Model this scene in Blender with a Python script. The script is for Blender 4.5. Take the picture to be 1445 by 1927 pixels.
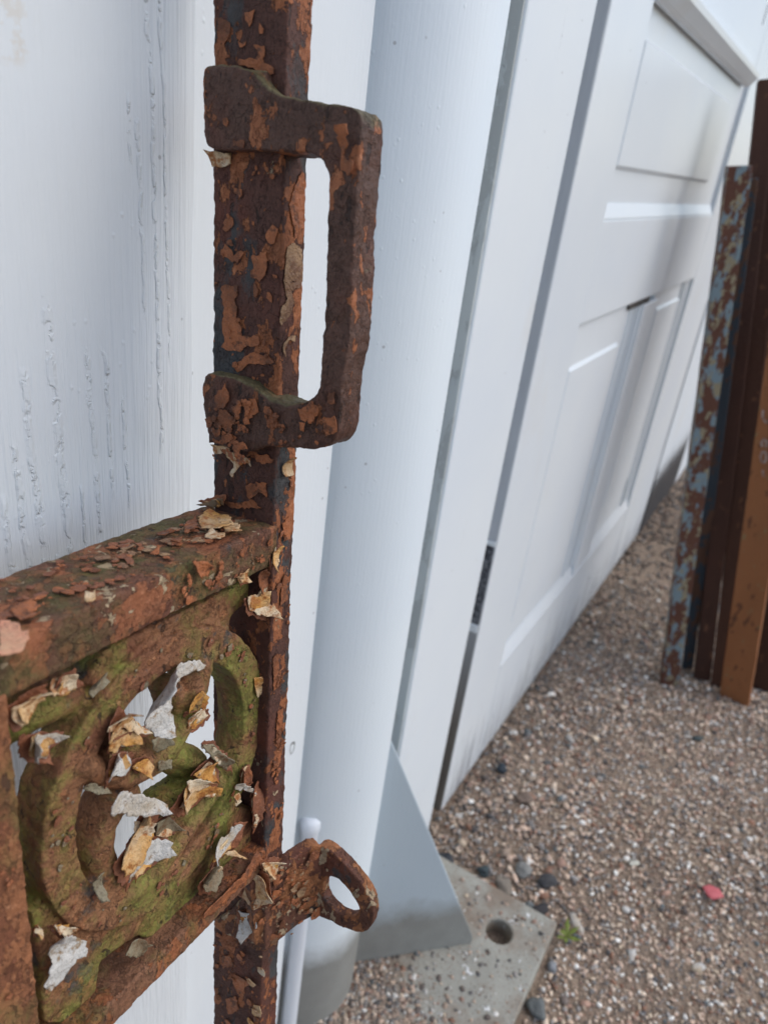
import bpy, math, random
import numpy as np
from mathutils import Matrix, Vector
from mathutils.geometry import delaunay_2d_cdt
from mathutils import noise as mnoise

for o in list(bpy.data.objects): bpy.data.objects.remove(o)
S = bpy.context.scene
C = S.collection
random.seed(5); rng = np.random.default_rng(7)

# ------------------------------------------------------------------ camera
CX, CY, F = 722.5, 963.5, 1428.93
RM = np.array([[0.50941816, -0.32051708, 0.79859999],
               [-0.85220516, -0.31660271, 0.41654422],
               [0.11932939, -0.89276622, -0.43442948]])   # world <- camera (right, down, forward)
CAM = np.array([0, 0, .6])
cd = bpy.data.cameras.new('camera'); cam = bpy.data.objects.new('camera', cd); C.objects.link(cam)
r_, d_, f_ = RM[:, 0], RM[:, 1], RM[:, 2]
cam.matrix_world = Matrix(((r_[0], -d_[0], -f_[0], 0), (r_[1], -d_[1], -f_[1], 0), (r_[2], -d_[2], -f_[2], .6), (0, 0, 0, 1)))
cd.sensor_fit = 'VERTICAL'; cd.sensor_height = 36; cd.sensor_width = 27; cd.lens = F / 1927 * 36
cd.clip_start = .01; cd.clip_end = 500
cd.dof.use_dof = True; cd.dof.focus_distance = .235; cd.dof.aperture_fstop = 16
S.camera = cam
S.render.resolution_x = 767; S.render.resolution_y = 1024

# ------------------------------------------------------------------ world and sun
wd = bpy.data.worlds.new('World'); S.world = wd; wd.use_nodes = True
wt = wd.node_tree; bg = wt.nodes['Background']
sky = wt.nodes.new('ShaderNodeTexSky'); sky.sky_type = 'NISHITA'; sky.sun_disc = False
SUN = Vector((.34, -.70, .80)).normalized()
el = math.asin(SUN.z); az = math.atan2(SUN.x, SUN.y)
sky.sun_elevation = el; sky.sun_rotation = az; sky.dust_density = 1.6; sky.air_density = 1.0; sky.ozone_density = .8
wt.links.new(sky.outputs[0], bg.inputs[0]); bg.inputs[1].default_value = .125
sl = bpy.data.lights.new('sun', 'SUN'); so = bpy.data.objects.new('sun', sl); C.objects.link(so)
sl.energy = 1.0; sl.angle = math.radians(70); sl.color = (1, .985, .96)
so.rotation_euler = (-SUN).to_track_quat('-Z', 'Y').to_euler()
S.view_settings.view_transform = 'Standard'; S.view_settings.look = 'None'
S.view_settings.exposure = 0.46; S.view_settings.gamma = 1; S.view_settings.use_curve_mapping = False

# ------------------------------------------------------------------ geometry helpers
def ray(px, py):
    return RM @ np.array([px - CX, py - CY, F]) / F
def on_y(px, py, y): r = ray(px, py); return CAM + r * (y / r[1])
def on_x(px, py, x): r = ray(px, py); return CAM + r * (x / r[0])
def on_z(px, py, z=0.): r = ray(px, py); return CAM + r * ((z - .6) / r[2])
P0 = np.array([0.1668625, 0.126, 0.56795359])
U = np.array([0.99607848, 0.01629505, -0.08696048])
W = np.array([0.08477345, 0.10550941, 0.99079828])
V = np.cross(W, U); V /= np.linalg.norm(V)
def g3(u, v, w): return P0 + u * U + v * V + w * W
def gp(px, py, A, val):          # picture point -> (u,v,w) on the gate plane A = val
    r = ray(px, py); t = (val - (CAM - P0) @ A) / (r @ A); d = CAM + r * t - P0
    return np.array([d @ U, d @ V, d @ W])

def new_obj(name, me, mat=None, parent=None):
    o = bpy.data.objects.new(name, me); C.objects.link(o)
    if mat: me.materials.append(mat)
    if parent: o.parent = parent
    return o
def mesh(name, vs, fs, mat, parent=None, smooth=False, bevel=0, seg=2):
    me = bpy.data.meshes.new(name); me.from_pydata([tuple(v) for v in vs], [], fs); me.validate(); me.update()
    if smooth: me.shade_smooth()
    o = new_obj(name, me, mat, parent)
    if bevel:
        b = o.modifiers.new('b', 'BEVEL'); b.width = bevel; b.segments = seg; b.limit_method = 'ANGLE'; b.angle_limit = .6
    return o
BF = [(0, 3, 2, 1), (4, 5, 6, 7), (0, 1, 5, 4), (1, 2, 6, 5), (2, 3, 7, 6), (3, 0, 4, 7)]
def box(name, x, y, z, mat, parent=None, bevel=.0012):
    vs = [(x[0], y[0], z[0]), (x[1], y[0], z[0]), (x[1], y[1], z[0]), (x[0], y[1], z[0]),
          (x[0], y[0], z[1]), (x[1], y[0], z[1]), (x[1], y[1], z[1]), (x[0], y[1], z[1])]
    return mesh(name, vs, BF, mat, parent, bevel=bevel)
def empty(name, loc, label=None, cat=None, group=None, kind=None):
    o = bpy.data.objects.new(name, None); C.objects.link(o); o.location = tuple(loc); tag(o, label, cat, group, kind)
    bpy.context.view_layer.update() if False else None
    return o
def tag(o, label=None, cat=None, group=None, kind=None):
    if label: o['label'] = label
    if cat: o['category'] = cat
    if group: o['group'] = group
    if kind: o['kind'] = kind
    return o
class Geo:
    def __init__(s): s.v = []; s.f = []
    def add(s, vs, fs):
        n = len(s.v); s.v += [tuple(v) for v in vs]; s.f += [tuple(i + n for i in f) for f in fs]
    def prism(s, poly, fn, a, b):          # poly list of 2-d points; fn(p, t) -> 3-d
        n = len(poly); vs = [fn(p, a) for p in poly] + [fn(p, b) for p in poly]
        fs = [tuple(range(n - 1, -1, -1)), tuple(range(n, 2 * n))] + [(i, (i + 1) % n, n + (i + 1) % n, n + i) for i in range(n)]
        s.add(vs, fs)
    def ball(s, c, r):                     # r per axis u,v,w
        n1, n2 = 7, 12; vs = [g3(c[0], c[1], c[2] + r[2])]
        for i in range(1, n1):
            a = math.pi * i / n1
            for j in range(n2):
                b = 2 * math.pi * j / n2
                vs.append(g3(c[0] + r[0] * math.sin(a) * math.cos(b), c[1] + r[1] * math.sin(a) * math.sin(b), c[2] + r[2] * math.cos(a)))
        vs.append(g3(c[0], c[1], c[2] - r[2])); fs = []
        for j in range(n2): fs.append((0, 1 + j, 1 + (j + 1) % n2))
        for i in range(n1 - 2):
            for j in range(n2):
                a = 1 + i * n2 + j; b = 1 + i * n2 + (j + 1) % n2
                fs.append((a, a + n2, b + n2, b))
        l = len(vs) - 1; k = 1 + (n1 - 2) * n2
        for j in range(n2): fs.append((k + j, l, k + (j + 1) % n2))
        s.add(vs, fs)
    def build(s, name, mat, parent=None, smooth=False):
        return mesh(name, s.v, s.f, mat, parent, smooth)
def recalc(o):
    import bmesh
    bm = bmesh.new(); bm.from_mesh(o.data); bmesh.ops.recalc_face_normals(bm, faces=bm.faces); bm.to_mesh(o.data); bm.free()
TEX = {}
def clouds(scale, depth=2, kind='CLOUDS'):
    k = (scale, depth, kind)
    if k not in TEX:
        t = bpy.data.textures.new('relief', kind); t.noise_scale = scale
        if kind == 'CLOUDS': t.noise_depth = depth
        TEX[k] = t
    return TEX[k]
def organic(o, vox=.0007, smooth=6, d=((.012, .0010), (.0035, .0005))):
    recalc(o)
    m = o.modifiers.new('r', 'REMESH'); m.mode = 'VOXEL'; m.voxel_size = vox; m.use_smooth_shade = True
    if smooth:
        m = o.modifiers.new('s', 'SMOOTH'); m.iterations = smooth; m.factor = .5
    for sc, st in d:
        m = o.modifiers.new('d', 'DISPLACE'); m.texture = clouds(sc); m.strength = st; m.mid_level = .5; m.texture_coords = 'LOCAL'
    return o

# ------------------------------------------------------------------ material helpers
class Mat:
    def __init__(s, name, rough=.8, spec=.3):
        s.m = bpy.data.materials.new(name); s.m.use_nodes = True; s.t = s.m.node_tree
        s.b = s.t.nodes['Principled BSDF']; s.b.inputs['Roughness'].default_value = rough
        s.b.inputs['Specular IOR Level'].default_value = spec
        s.co = s.t.nodes.new('ShaderNodeTexCoord').outputs['Object']
    def node(s, ty, ins=None, **kw):
        n = s.t.nodes.new(ty)
        for k, v in kw.items(): setattr(n, k, v)
        for k, v in (ins or {}).items():
            if hasattr(v, 'links') or isinstance(v, bpy.types.NodeSocket): s.t.links.new(v, n.inputs[k])
            else: n.inputs[k].default_value = v
        return n
    def map(s, sc=(1, 1, 1), loc=(0, 0, 0), src=None, rot=(0, 0, 0)):
        return s.node('ShaderNodeMapping', {'Vector': src or s.co, 'Scale': sc, 'Location': loc, 'Rotation': rot}).outputs[0]
    def noise(s, scale, detail=4, rough=.6, vec=None, dist=0):
        return s.node('ShaderNodeTexNoise', {'Vector': vec or s.co, 'Scale': scale, 'Detail': detail, 'Roughness': rough, 'Distortion': dist}).outputs[0]
    def vor(s, scale, vec=None, feat='F1', rnd=1):
        return s.node('ShaderNodeTexVoronoi', {'Vector': vec or s.co, 'Scale': scale, 'Randomness': rnd}, feature=feat)
    def math(s, op, a, b=0., c=0.):
        return s.node('ShaderNodeMath', {0: a, 1: b, 2: c}, operation=op, use_clamp=False).outputs[0]
    def step(s, x, lo, hi, a=0., b=1.):
        return s.node('ShaderNodeMapRange', {'Value': x, 'From Min': lo, 'From Max': hi, 'To Min': a, 'To Max': b}).outputs[0]
    def mix(s, f, a, b):
        n = s.node('ShaderNodeMix', data_type='RGBA')
        for k, v in ((0, f), (6, a), (7, b)):
            if isinstance(v, bpy.types.NodeSocket): s.t.links.new(v, n.inputs[k])
            else: n.inputs[k].default_value = (*v, 1) if isinstance(v, tuple) and len(v) == 3 else v
        return n.outputs[2]
    def sep(s, v): return s.node('ShaderNodeSeparateXYZ', {0: v}).outputs
    def warp(s, amt, scale, vec=None):
        n = s.node('ShaderNodeTexNoise', {'Vector': vec or s.co, 'Scale': scale, 'Detail': 3.})
        a = s.node('ShaderNodeVectorMath', {0: n.outputs['Color'], 1: (.5, .5, .5)}, operation='SUBTRACT').outputs[0]
        b = s.node('ShaderNodeVectorMath', {0: a, 'Scale': amt}, operation='SCALE').outputs[0]
        return s.node('ShaderNodeVectorMath', {0: vec or s.co, 1: b}, operation='ADD').outputs[0]
    def fin(s, col, h=None, dist=.001, strength=1., rough=None):
        if isinstance(col, tuple): s.b.inputs['Base Color'].default_value = (*col, 1)
        else: s.t.links.new(col, s.b.inputs['Base Color'])
        if h is not None:
            bn = s.node('ShaderNodeBump', {'Height': h, 'Distance': dist, 'Strength': strength}); s.t.links.new(bn.outputs[0], s.b.inputs['Normal'])
        if rough is not None: s.t.links.new(rough, s.b.inputs['Roughness'])
        return s.m

def rust(name, dark=(.07, .030, .020), mid=(.13, .05, .027), orange=.52, blue=.62, green=.75, cream=.66, gcol=(.17, .17, .035), ocol=(.45, .155, .060), crust=0., stretch=.65, topmoss=0., rough=.70):
    """thresholds: lower = more of it"""
    m = Mat(name, rough, .4)
    st = m.map((1, 1, stretch))
    wv = m.warp(.004, 260, st)
    fine = m.noise(1500, 4, .7)
    grain = m.noise(420, 5, .7)
    body = m.mix(m.noise(140, 5, .65, st), dark, mid)
    body = m.mix(m.step(fine, .35, .7, 0, .5), body, tuple(c * 1.7 + .01 for c in mid))
    body = m.mix(m.step(m.noise(38, 4, .6, m.map((1, 1, .8), (3, 1, 2))), .5, .7, 0, .6), body, (.16, .045, .025))
    # bluish grey remnants of an older coat
    nb = m.noise(75, 5, .6, m.map((1, 1, .7), (7, 3, 1), wv)); kb = m.step(nb, blue, blue + .05)
    col = m.mix(m.math('MULTIPLY', kb, .85), body, m.mix(m.noise(300), (.028, .036, .040), (.075, .085, .085)))
    # orange primer flakes
    no = m.noise(115, 9, .62, m.map((1, 1, 1), (1, 9, 4), wv)); ko = m.step(no, orange, orange + .012)
    no2 = m.noise(330, 6, .6, m.map((1, 1, 1), (5, 2, 8), wv)); ko2 = m.step(no2, orange + .10, orange + .115)
    ko = m.math('MAXIMUM', ko, ko2)
    oc = m.mix(m.noise(210, 5, .7), tuple(c * .42 for c in ocol), ocol)
    oc = m.mix(m.step(m.noise(600, 3), .55, .75, 0, .6), oc, (ocol[0] * 1.35, ocol[1] * 1.7, ocol[2] * 2.1))
    col = m.mix(ko, col, oc)
    # cream specks where the top coat holds on
    nc = m.noise(170, 8, .6, m.map((1, 1, 1), (11, 5, 2), wv)); kc = m.step(nc, cream, cream + .01)
    col = m.mix(kc, col, m.mix(m.noise(500), (.34, .22, .11), (.62, .50, .34)))
    # moss / algae film
    ng = m.noise(48, 6, .68, m.map((1, 1, 1), (4, 6, 13), wv)); kg = m.step(ng, green, green + .16)
    kg = m.math('MULTIPLY', kg, m.step(m.noise(700, 4, .7), .25, .55, .45, 1))
    kg = m.math('MULTIPLY', kg, m.math('SUBTRACT', 1., m.math('MULTIPLY', kc, .7)))
    col = m.mix(kg, col, m.mix(m.noise(160, 4), tuple(c * .5 for c in gcol), gcol))
    # pits and cracks
    pit = m.step(m.noise(360, 3, .5, m.map((1, 1, .5), (2, 2, 9), wv)), .665, .69)
    cr = m.node('ShaderNodeTexVoronoi', {'Vector': m.warp(.006, 200), 'Scale': 150.}, feature='DISTANCE_TO_EDGE').outputs[0]
    crm = m.math('MULTIPLY', m.step(cr, .0, .035, 1, 0), m.step(m.noise(90, 2), .58, .64))
    pc = m.math('MAXIMUM', pit, m.math('MULTIPLY', crm, .45))
    col = m.mix(m.math('MULTIPLY', pc, .75), col, (.03, .016, .012))
    if topmoss:
        nz = m.sep(m.node('ShaderNodeNewGeometry').outputs['Normal'])[2]
        tk = m.math('MULTIPLY', m.step(m.math('ADD', nz, m.math('MULTIPLY', m.math('SUBTRACT', m.noise(90, 4), .5), 1.2)), .35, .75), topmoss)
        col = m.mix(tk, col, m.mix(m.noise(250, 4), (.085, .075, .035), (.20, .18, .08)))
    h = m.math('ADD', m.math('MULTIPLY', ko, .55), m.math('MULTIPLY', kc, .6))
    h = m.math('ADD', h, m.math('MULTIPLY', kb, -.12))
    for sc_, th_, amp in ((70, .50, .45), (150, .52, .35), (150, .44, .25)):
        h = m.math('ADD', h, m.math('MULTIPLY', m.step(m.noise(sc_, 9, .66, m.map((1, 1, 1), (sc_ * th_, 3, 1), wv)), th_, th_ + .008), amp))
    pl = m.vor(150, m.warp(.007, 140)).outputs['Color']; pl2 = m.vor(330, m.warp(.005, 260)).outputs['Color']
    px_ = m.step(m.noise(55, 3, .6, m.map((1, 1, 1), (8, 1, 6))), .46, .54)
    h = m.math('ADD', h, m.math('MULTIPLY', m.math('MULTIPLY', m.sep(pl)[0], px_), .25 + .75 * crust))
    h = m.math('ADD', h, m.math('MULTIPLY', m.sep(pl2)[1], .15 + .35 * crust))
    col = m.mix(m.math('MULTIPLY', m.math('MULTIPLY', m.sep(pl)[1], px_), .35), col, tuple(c * .45 for c in mid))
    h = m.math('ADD', h, m.math('MULTIPLY', grain, .8)); h = m.math('ADD', h, m.math('MULTIPLY', fine, .28))
    h = m.math('ADD', h, m.math('MULTIPLY', pc, -.7))
    return m.fin(col, h, .0007 + .0004 * crust, 1.)

def white_paint(name, base=(.755, .80, .825), grain=.25, chips=0., board_a=False, galv=None, stain=0.2, wear=0., rough=.45, wamt=.16, wcol=(.10, .10, .11), spots=()):
    m = Mat(name, rough, .4)
    long_ = m.map((1, 1, .035)); brush = m.noise(900, 3, .6, long_); broad = m.noise(9, 3, .5)
    fine = m.noise(520, 3, .6, m.map((1, 1, .6)))
    col = m.mix(m.step(broad, .35, .65), base, tuple(c * f for c, f in zip(base, (.955, .965, .985))))
    col = m.mix(m.step(brush, .5, .8, 0, .25), col, tuple(c * .93 for c in base))
    # a little grime in specks and soft yellowish marks
    sp = m.vor(70, m.map((1, 1, 1), (.3, .1, .7))); k = m.step(sp.outputs['Distance'], .035, .06, 1, 0)
    k = m.math('MULTIPLY', k, m.step(m.noise(25, 2), .48, .52))
    col = m.mix(m.math('MULTIPLY', k, .55), col, (.25, .24, .24))
    yl = m.step(m.noise(9, 4, .65, m.map((1, 1, .6), (2, 5, 3))), .62, .72)
    col = m.mix(m.math('MULTIPLY', yl, stain), col, (.66, .58, .46))
    h = m.math('MULTIPLY', brush, grain); h = m.math('ADD', h, m.math('MULTIPLY', fine, .16)); h = m.math('ADD', h, m.math('MULTIPLY', broad, 1.2))
    bump = m.vor(260, m.map((1, 1, .8), (.8, 0, .3))); bk = m.step(bump.outputs['Distance'], .05, .20, 1, 0)
    h = m.math('ADD', h, m.math('MULTIPLY', m.math('MULTIPLY', bk, m.step(m.noise(40, 2), .56, .62)), .28))
    x, y, z = m.sep(m.co)[:3]
    if board_a:
        # deep wood grain close to the board's edge
        gm = m.math('MULTIPLY', m.step(x, .148, .166), m.step(x, .1795, .1775, 0, 1))
        lg = m.noise(520, 3, .6, m.map((1, 1, .02), (0, 0, .4)))
        h = m.math('ADD', h, m.math('MULTIPLY', m.math('MULTIPLY', lg, gm), 1.3))
        lg2 = m.noise(700, 2, .6, m.map((1, 1, .04), (3, 0, .4)))
        low = m.step(m.math('ADD', m.math('MULTIPLY', x, -.4), z), .52, .47)
        h = m.math('ADD', h, m.math('MULTIPLY', lg2, m.step(low, 0, 1, .25, 1.1)))
        # strings of lifted, overpainted flakes running down the grain
        xw = m.sep(m.warp(.004, 70))[0]; am = None
        for xc, z0, z1, hw in ((.1288, .40, .556, .0019), (.1202, .40, .538, .0015), (.1150, .40, .519, .0013), (.1100, .40, .505, .0014), (.1240, .40, .485, .0011),
                               (.1403, .46, .543, .0011), (.1462, .49, .541, .0009), (.1345, .40, .50, .0007), (.1520, .485, .525, .0008), (.1590, .585, .604, .0008),
                               (.1618, .545, .60, .0009), (.1668, .50, .64, .0010), (.1712, .53, .66, .0007)):
            d_ = m.math('ABSOLUTE', m.math('SUBTRACT', m.math('SUBTRACT', xw, m.math('MULTIPLY', m.math('SUBTRACT', .52, z), .03)), xc))
            b_ = m.math('MULTIPLY', m.step(d_, hw, hw * .35), m.math('MULTIPLY', m.step(z, z0, z0 + .004), m.step(z, z1, z1 - .003)))
            am = b_ if am is None else m.math('MAXIMUM', am, b_)
        brk = m.step(m.noise(170, 4, .65, m.map((1, 1, .8))), .43, .50)
        wv = m.warp(.003, 500)
        dn = m.node('ShaderNodeTexVoronoi', {'Vector': wv, 'Scale': 620.}, feature='DISTANCE_TO_EDGE').outputs[0]
        vc = m.vor(620, wv).outputs['Color']
        am = m.math('MULTIPLY', am, brk)
        vf = m.math('ADD', .35, m.math('MULTIPLY', m.sep(vc)[0], .65))
        h = m.math('ADD', h, m.math('MULTIPLY', m.math('MULTIPLY', vf, am), 1.0))
        st = m.step(m.node('ShaderNodeVectorMath', {0: m.warp(.03, 90), 1: (.1248, .171, .6139)}, operation='DISTANCE').outputs['Value'], .006, .012, 1, 0)
        col = m.mix(m.math('MULTIPLY', m.math('MULTIPLY', st, m.step(m.noise(180, 3), .5, .6)), .3), col, (.62, .50, .34))
    if wear:
        # bare patches near the foot of the timber
        wn = m.noise(60, 7, .75, m.map((11, 1, .09), (2, 1, 1)))
        wz = m.math('MULTIPLY', m.step(z, wear, .0, -.1, 1), wamt)
        wk = m.step(m.math('ADD', wn, wz), .68, .70)
        col = m.mix(m.math('MULTIPLY', wk, .97 if wcol[0] < .05 else .85), col, m.mix(m.noise(200, 3, .6, m.map((1, 1, .1))), wcol, tuple(min(.5, c * 3) for c in wcol)))
        h = m.math('ADD', h, m.math('MULTIPLY', wk, -1.2))
    if chips:
        ck = m.step(m.noise(45, 6, .7, m.map((1, 1, .35), (2, 4, 1))), chips, chips + .03)
        col = m.mix(m.math('MULTIPLY', ck, .6), col, (.42, .44, .43)); h = m.math('ADD', h, m.math('MULTIPLY', ck, -.5))
    for (sx_, sy_, sz_, sr_) in spots:
        dd = m.node('ShaderNodeVectorMath', {0: m.warp(.003, 260, m.map((1, 1, .6), (0, 0, .4 * sz_))), 1: (sx_, sy_, sz_)}, operation='DISTANCE').outputs['Value']
        k_ = m.math('MULTIPLY', m.step(dd, sr_ * .55, sr_ * .7), m.step(dd, sr_ * 1.1, sr_ * .9))
        col = m.mix(m.math('MULTIPLY', k_, .8), col, (.22, .22, .22)); h = m.math('ADD', h, m.math('MULTIPLY', m.step(dd, sr_, sr_ * .6), -1.5))
    if galv is not None:
        gz = m.math('ADD', z, m.math('MULTIPLY', m.math('SUBTRACT', m.noise(40, 4, .6), .5), .035))
        gk = m.step(gz, galv - .012, galv + .018, 1, 0)
        gc = m.mix(m.noise(35, 5, .65), (.18, .18, .165), (.32, .325, .305))
        col = m.mix(gk, col, gc)
    return m.fin(col, h, .0005, 1.)

M = {}
M['boardA'] = white_paint('white_paint_worn_grain', board_a=True, grain=.35)
M['paint'] = white_paint('white_paint_smooth')
M['boardB'] = white_paint('white_paint_with_knot', spots=[(.2673, .1765, .2954, .0028)])
M['door'] = white_paint('white_gloss_paint', wear=.16, wamt=.20, rough=.32, grain=.12, stain=.12)
M['jamb'] = white_paint('white_paint_jamb', wear=.05, grain=.15)
M['far'] = white_paint('white_paint_rotten_foot', wear=.18, grain=.15, wamt=.60, wcol=(.012, .012, .014))
M['edge'] = white_paint('white_paint_thin_edge', base=(.62, .66, .65), chips=.50)
M['post'] = white_paint('painted_galvanised_post', base=(.70, .76, .79), grain=.22, galv=.09, rough=.5, chips=.66, stain=.35)
M['gusset'] = white_paint('thinly_painted_galvanised_plate', base=(.46, .53, .57), grain=.12, galv=.062, rough=.45, stain=.1, chips=.66)
M['rod'] = white_paint('painted_rod', base=(.74, .78, .83), grain=.05, chips=.62)

m = Mat('weathered_gap_timber', .9); n = m.noise(160, 4, .6, m.map((1, 1, .08)))
M['gap'] = m.fin(m.mix(m.step(m.sep(m.co)[2], .12, .30), m.mix(n, (.10, .085, .07), (.30, .27, .235)), m.mix(n, (.42, .45, .48), (.58, .61, .64))), n, .001)
m = Mat('dark_gap_timber', .9); n = m.noise(160, 4, .6, m.map((1, 1, .08)))
M['gap2'] = m.fin(m.mix(n, (.05, .055, .065), (.13, .14, .16)), n, .001)
m = Mat('dark_iron_flap', .8); n = m.noise(260, 5, .7)
M['hinge'] = m.fin(m.mix(m.step(n, .45, .6), (.05, .052, .06), (.22, .23, .25)), n, .0006)
m = Mat('dark_void_timber', .95); M['void'] = m.fin(m.mix(m.noise(40), (.05, .045, .04), (.12, .11, .10)))
m = Mat('galvanised_base_plate', .62, .4)
n = m.noise(40, 5, .6); dk = m.math('MAXIMUM', m.step(m.noise(420, 5, .65), .60, .63), m.step(m.noise(130, 5, .65), .635, .66))
c = m.mix(n, (.24, .235, .20), (.42, .41, .355)); c = m.mix(m.math('MULTIPLY', dk, .8), c, (.12, .055, .03))
wk = m.step(m.noise(95, 4, .6, m.map((1, 1, 1), (2, 8, 1))), .64, .66); c = m.mix(wk, c, (.72, .72, .70))
c = m.mix(m.step(m.noise(18, 5, .6), .46, .60, 0, .85), c, (.22, .165, .12))
M['plate'] = m.fin(c, m.math('ADD', m.noise(300), m.math('MULTIPLY', wk, .6)), .0008)

M['iron_bar'] = rust('rusted_iron_upright', orange=.545, blue=.535, green=.68, cream=.70, dark=(.045, .021, .016), mid=(.095, .036, .023), topmoss=.5)
M['iron_handle'] = rust('rusted_iron_handle', orange=.575, blue=.70, green=.62, cream=.78, gcol=(.12, .10, .055), dark=(.050, .024, .018), mid=(.10, .046, .029), crust=.2, topmoss=.8, rough=.55)
M['iron_rail'] = rust('rusted_iron_rail', orange=.51, blue=.60, green=.43, cream=.61, gcol=(.15, .13, .04), dark=(.075, .040, .025), mid=(.165, .068, .036), stretch=1, ocol=(.42, .15, .065), crust=.5)
M['iron_low'] = rust('mossy_rusted_iron', orange=.54, blue=.66, green=.50, cream=.72, gcol=(.17, .165, .04), dark=(.12, .06, .033), mid=(.25, .11, .055), crust=.8)
M['iron_ring'] = rust('mossy_cast_scroll', orange=.56, blue=.60, green=.43, cream=.80, gcol=(.30, .30, .06), dark=(.15, .070, .034), mid=(.30, .135, .058), ocol=(.46, .19, .08), stretch=1, crust=1.)
M['iron_left'] = rust('orange_rusted_iron', orange=.46, blue=.70, green=.52, cream=.80, gcol=(.22, .17, .05), dark=(.12, .050, .024), mid=(.25, .095, .04), ocol=(.42, .165, .07), crust=.4)
M['iron_eye'] = rust('flaking_iron_bracket', orange=.50, blue=.58, green=.70, cream=.60, gcol=(.10, .11, .035), ocol=(.46, .18, .07))

def flake_mat(name, a, b, stain, k=.55, soft=.25, tint=None):
    m = Mat(name, .55, .35)
    c = m.mix(m.noise(220, 5, .65), a, b)
    c = m.mix(m.step(m.noise(75, 4, .6, m.map((1, 1, 1), (4, 7, 1))), k - .05, k - .05 + soft), c, tint or stain)
    c = m.mix(m.step(m.noise(260, 6, .7, m.map((1, 1, 1), (4, 7, 1))), k + .02, k + .12), c, stain)
    c = m.mix(m.step(m.noise(1100, 3, .6), .62, .70, 0, .75), c, (.09, .05, .03))
    return m.fin(c, m.math('ADD', m.noise(600, 4), m.noise(190, 4)), .0009)
M['fw'] = flake_mat('flake_white', (.44, .42, .38), (.72, .70, .66), (.30, .20, .11), .53, tint=(.40, .30, .18))
M['fc'] = flake_mat('flake_cream', (.52, .40, .25), (.76, .66, .50), (.36, .14, .045), .48, tint=(.55, .28, .08))
M['fy'] = flake_mat('flake_ochre', (.46, .20, .04), (.64, .34, .09), (.34, .13, .03), .48, tint=(.70, .55, .34))
M['fo'] = flake_mat('flake_orange', (.24, .080, .032), (.48, .165, .062), (.12, .045, .022), .50)
M['ft'] = flake_mat('flake_tan', (.24, .13, .07), (.50, .33, .18), (.18, .09, .05), .48)
M['fg'] = flake_mat('flake_grey', (.17, .14, .085), (.32, .28, .19), (.17, .10, .05), .50)
M['fp'] = flake_mat('flake_pink', (.56, .20, .12), (.66, .34, .22), (.60, .36, .22), .55)
M['fb'] = flake_mat('flake_brown', (.15, .055, .03), (.26, .10, .05), (.36, .13, .055), .55)

# ------------------------------------------------------------------ ground
def gh(x, y): return .004 * np.sin(x * 9 + 1) * np.cos(y * 7) + .0025 * np.sin(x * 23 + y * 17)
m = Mat('dirt_and_grit', .95, .2)
gn = m.vor(190, m.warp(.006, 90)); n2 = m.noise(330, 4, .7); n3 = m.noise(7, 4, .6)
c = m.mix(n2, (.20, .145, .10), (.46, .35, .26)); c = m.mix(m.math('MULTIPLY', m.sep(gn.outputs['Color'])[0], .35), c, (.34, .27, .21))
c = m.mix(m.step(n3, .4, .6, 0, .35), c, (.20, .15, .12))
M['dirt'] = m.fin(c, m.math('ADD', m.math('MULTIPLY', gn.outputs['Distance'], -1.), m.math('MULTIPLY', n2, .5)), .004)
xs = np.concatenate([[-40, -10, -3], np.arange(-1, 4.01, .05), [6, 15, 60]]); ys = np.concatenate([[-60, -15, -5], np.arange(-2.5, .51, .05), [1.5, 8, 40]])
gv = [(x, y, float(gh(x, y)) - .001) for x in xs for y in ys]; ny = len(ys)
gf = [(i * ny + j, (i + 1) * ny + j, (i + 1) * ny + j + 1, i * ny + j + 1) for i in range(len(xs) - 1) for j in range(ny - 1)]
tag(mesh('ground', gv, gf, M['dirt'], smooth=True), kind='structure')

# ---- loose gravel (nobody could count it): one mesh
PAL = np.array([(.60, .43, .32), (.48, .35, .255), (.68, .54, .41), (.20, .19, .18), (.30, .28, .26), (.82, .79, .73), (.055, .058, .065),
                (.24, .11, .06), (.58, .46, .33), (.13, .10, .085), (.36, .21, .15), (.10, .13, .14), (.50, .38, .31)])
PW = np.array([.16, .13, .14, .08, .09, .10, .05, .05, .05, .07, .06, .02, .02]); PW /= PW.sum()
t_ = (1 + 5 ** .5) / 2
IV = np.array([(-1, t_, 0), (1, t_, 0), (-1, -t_, 0), (1, -t_, 0), (0, -1, t_), (0, 1, t_), (0, -1, -t_), (0, 1, -t_), (t_, 0, -1), (t_, 0, 1), (-t_, 0, -1), (-t_, 0, 1)]) / math.sqrt(1 + t_ * t_)
IF = np.array([(0, 11, 5), (0, 5, 1), (0, 1, 7), (0, 7, 10), (0, 10, 11), (1, 5, 9), (5, 11, 4), (11, 10, 2), (10, 7, 6), (7, 1, 8), (3, 9, 4), (3, 4, 2), (3, 2, 6), (3, 6, 8), (3, 8, 9), (4, 9, 5), (2, 4, 11), (6, 2, 10), (8, 6, 7), (9, 8, 1)])
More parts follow.
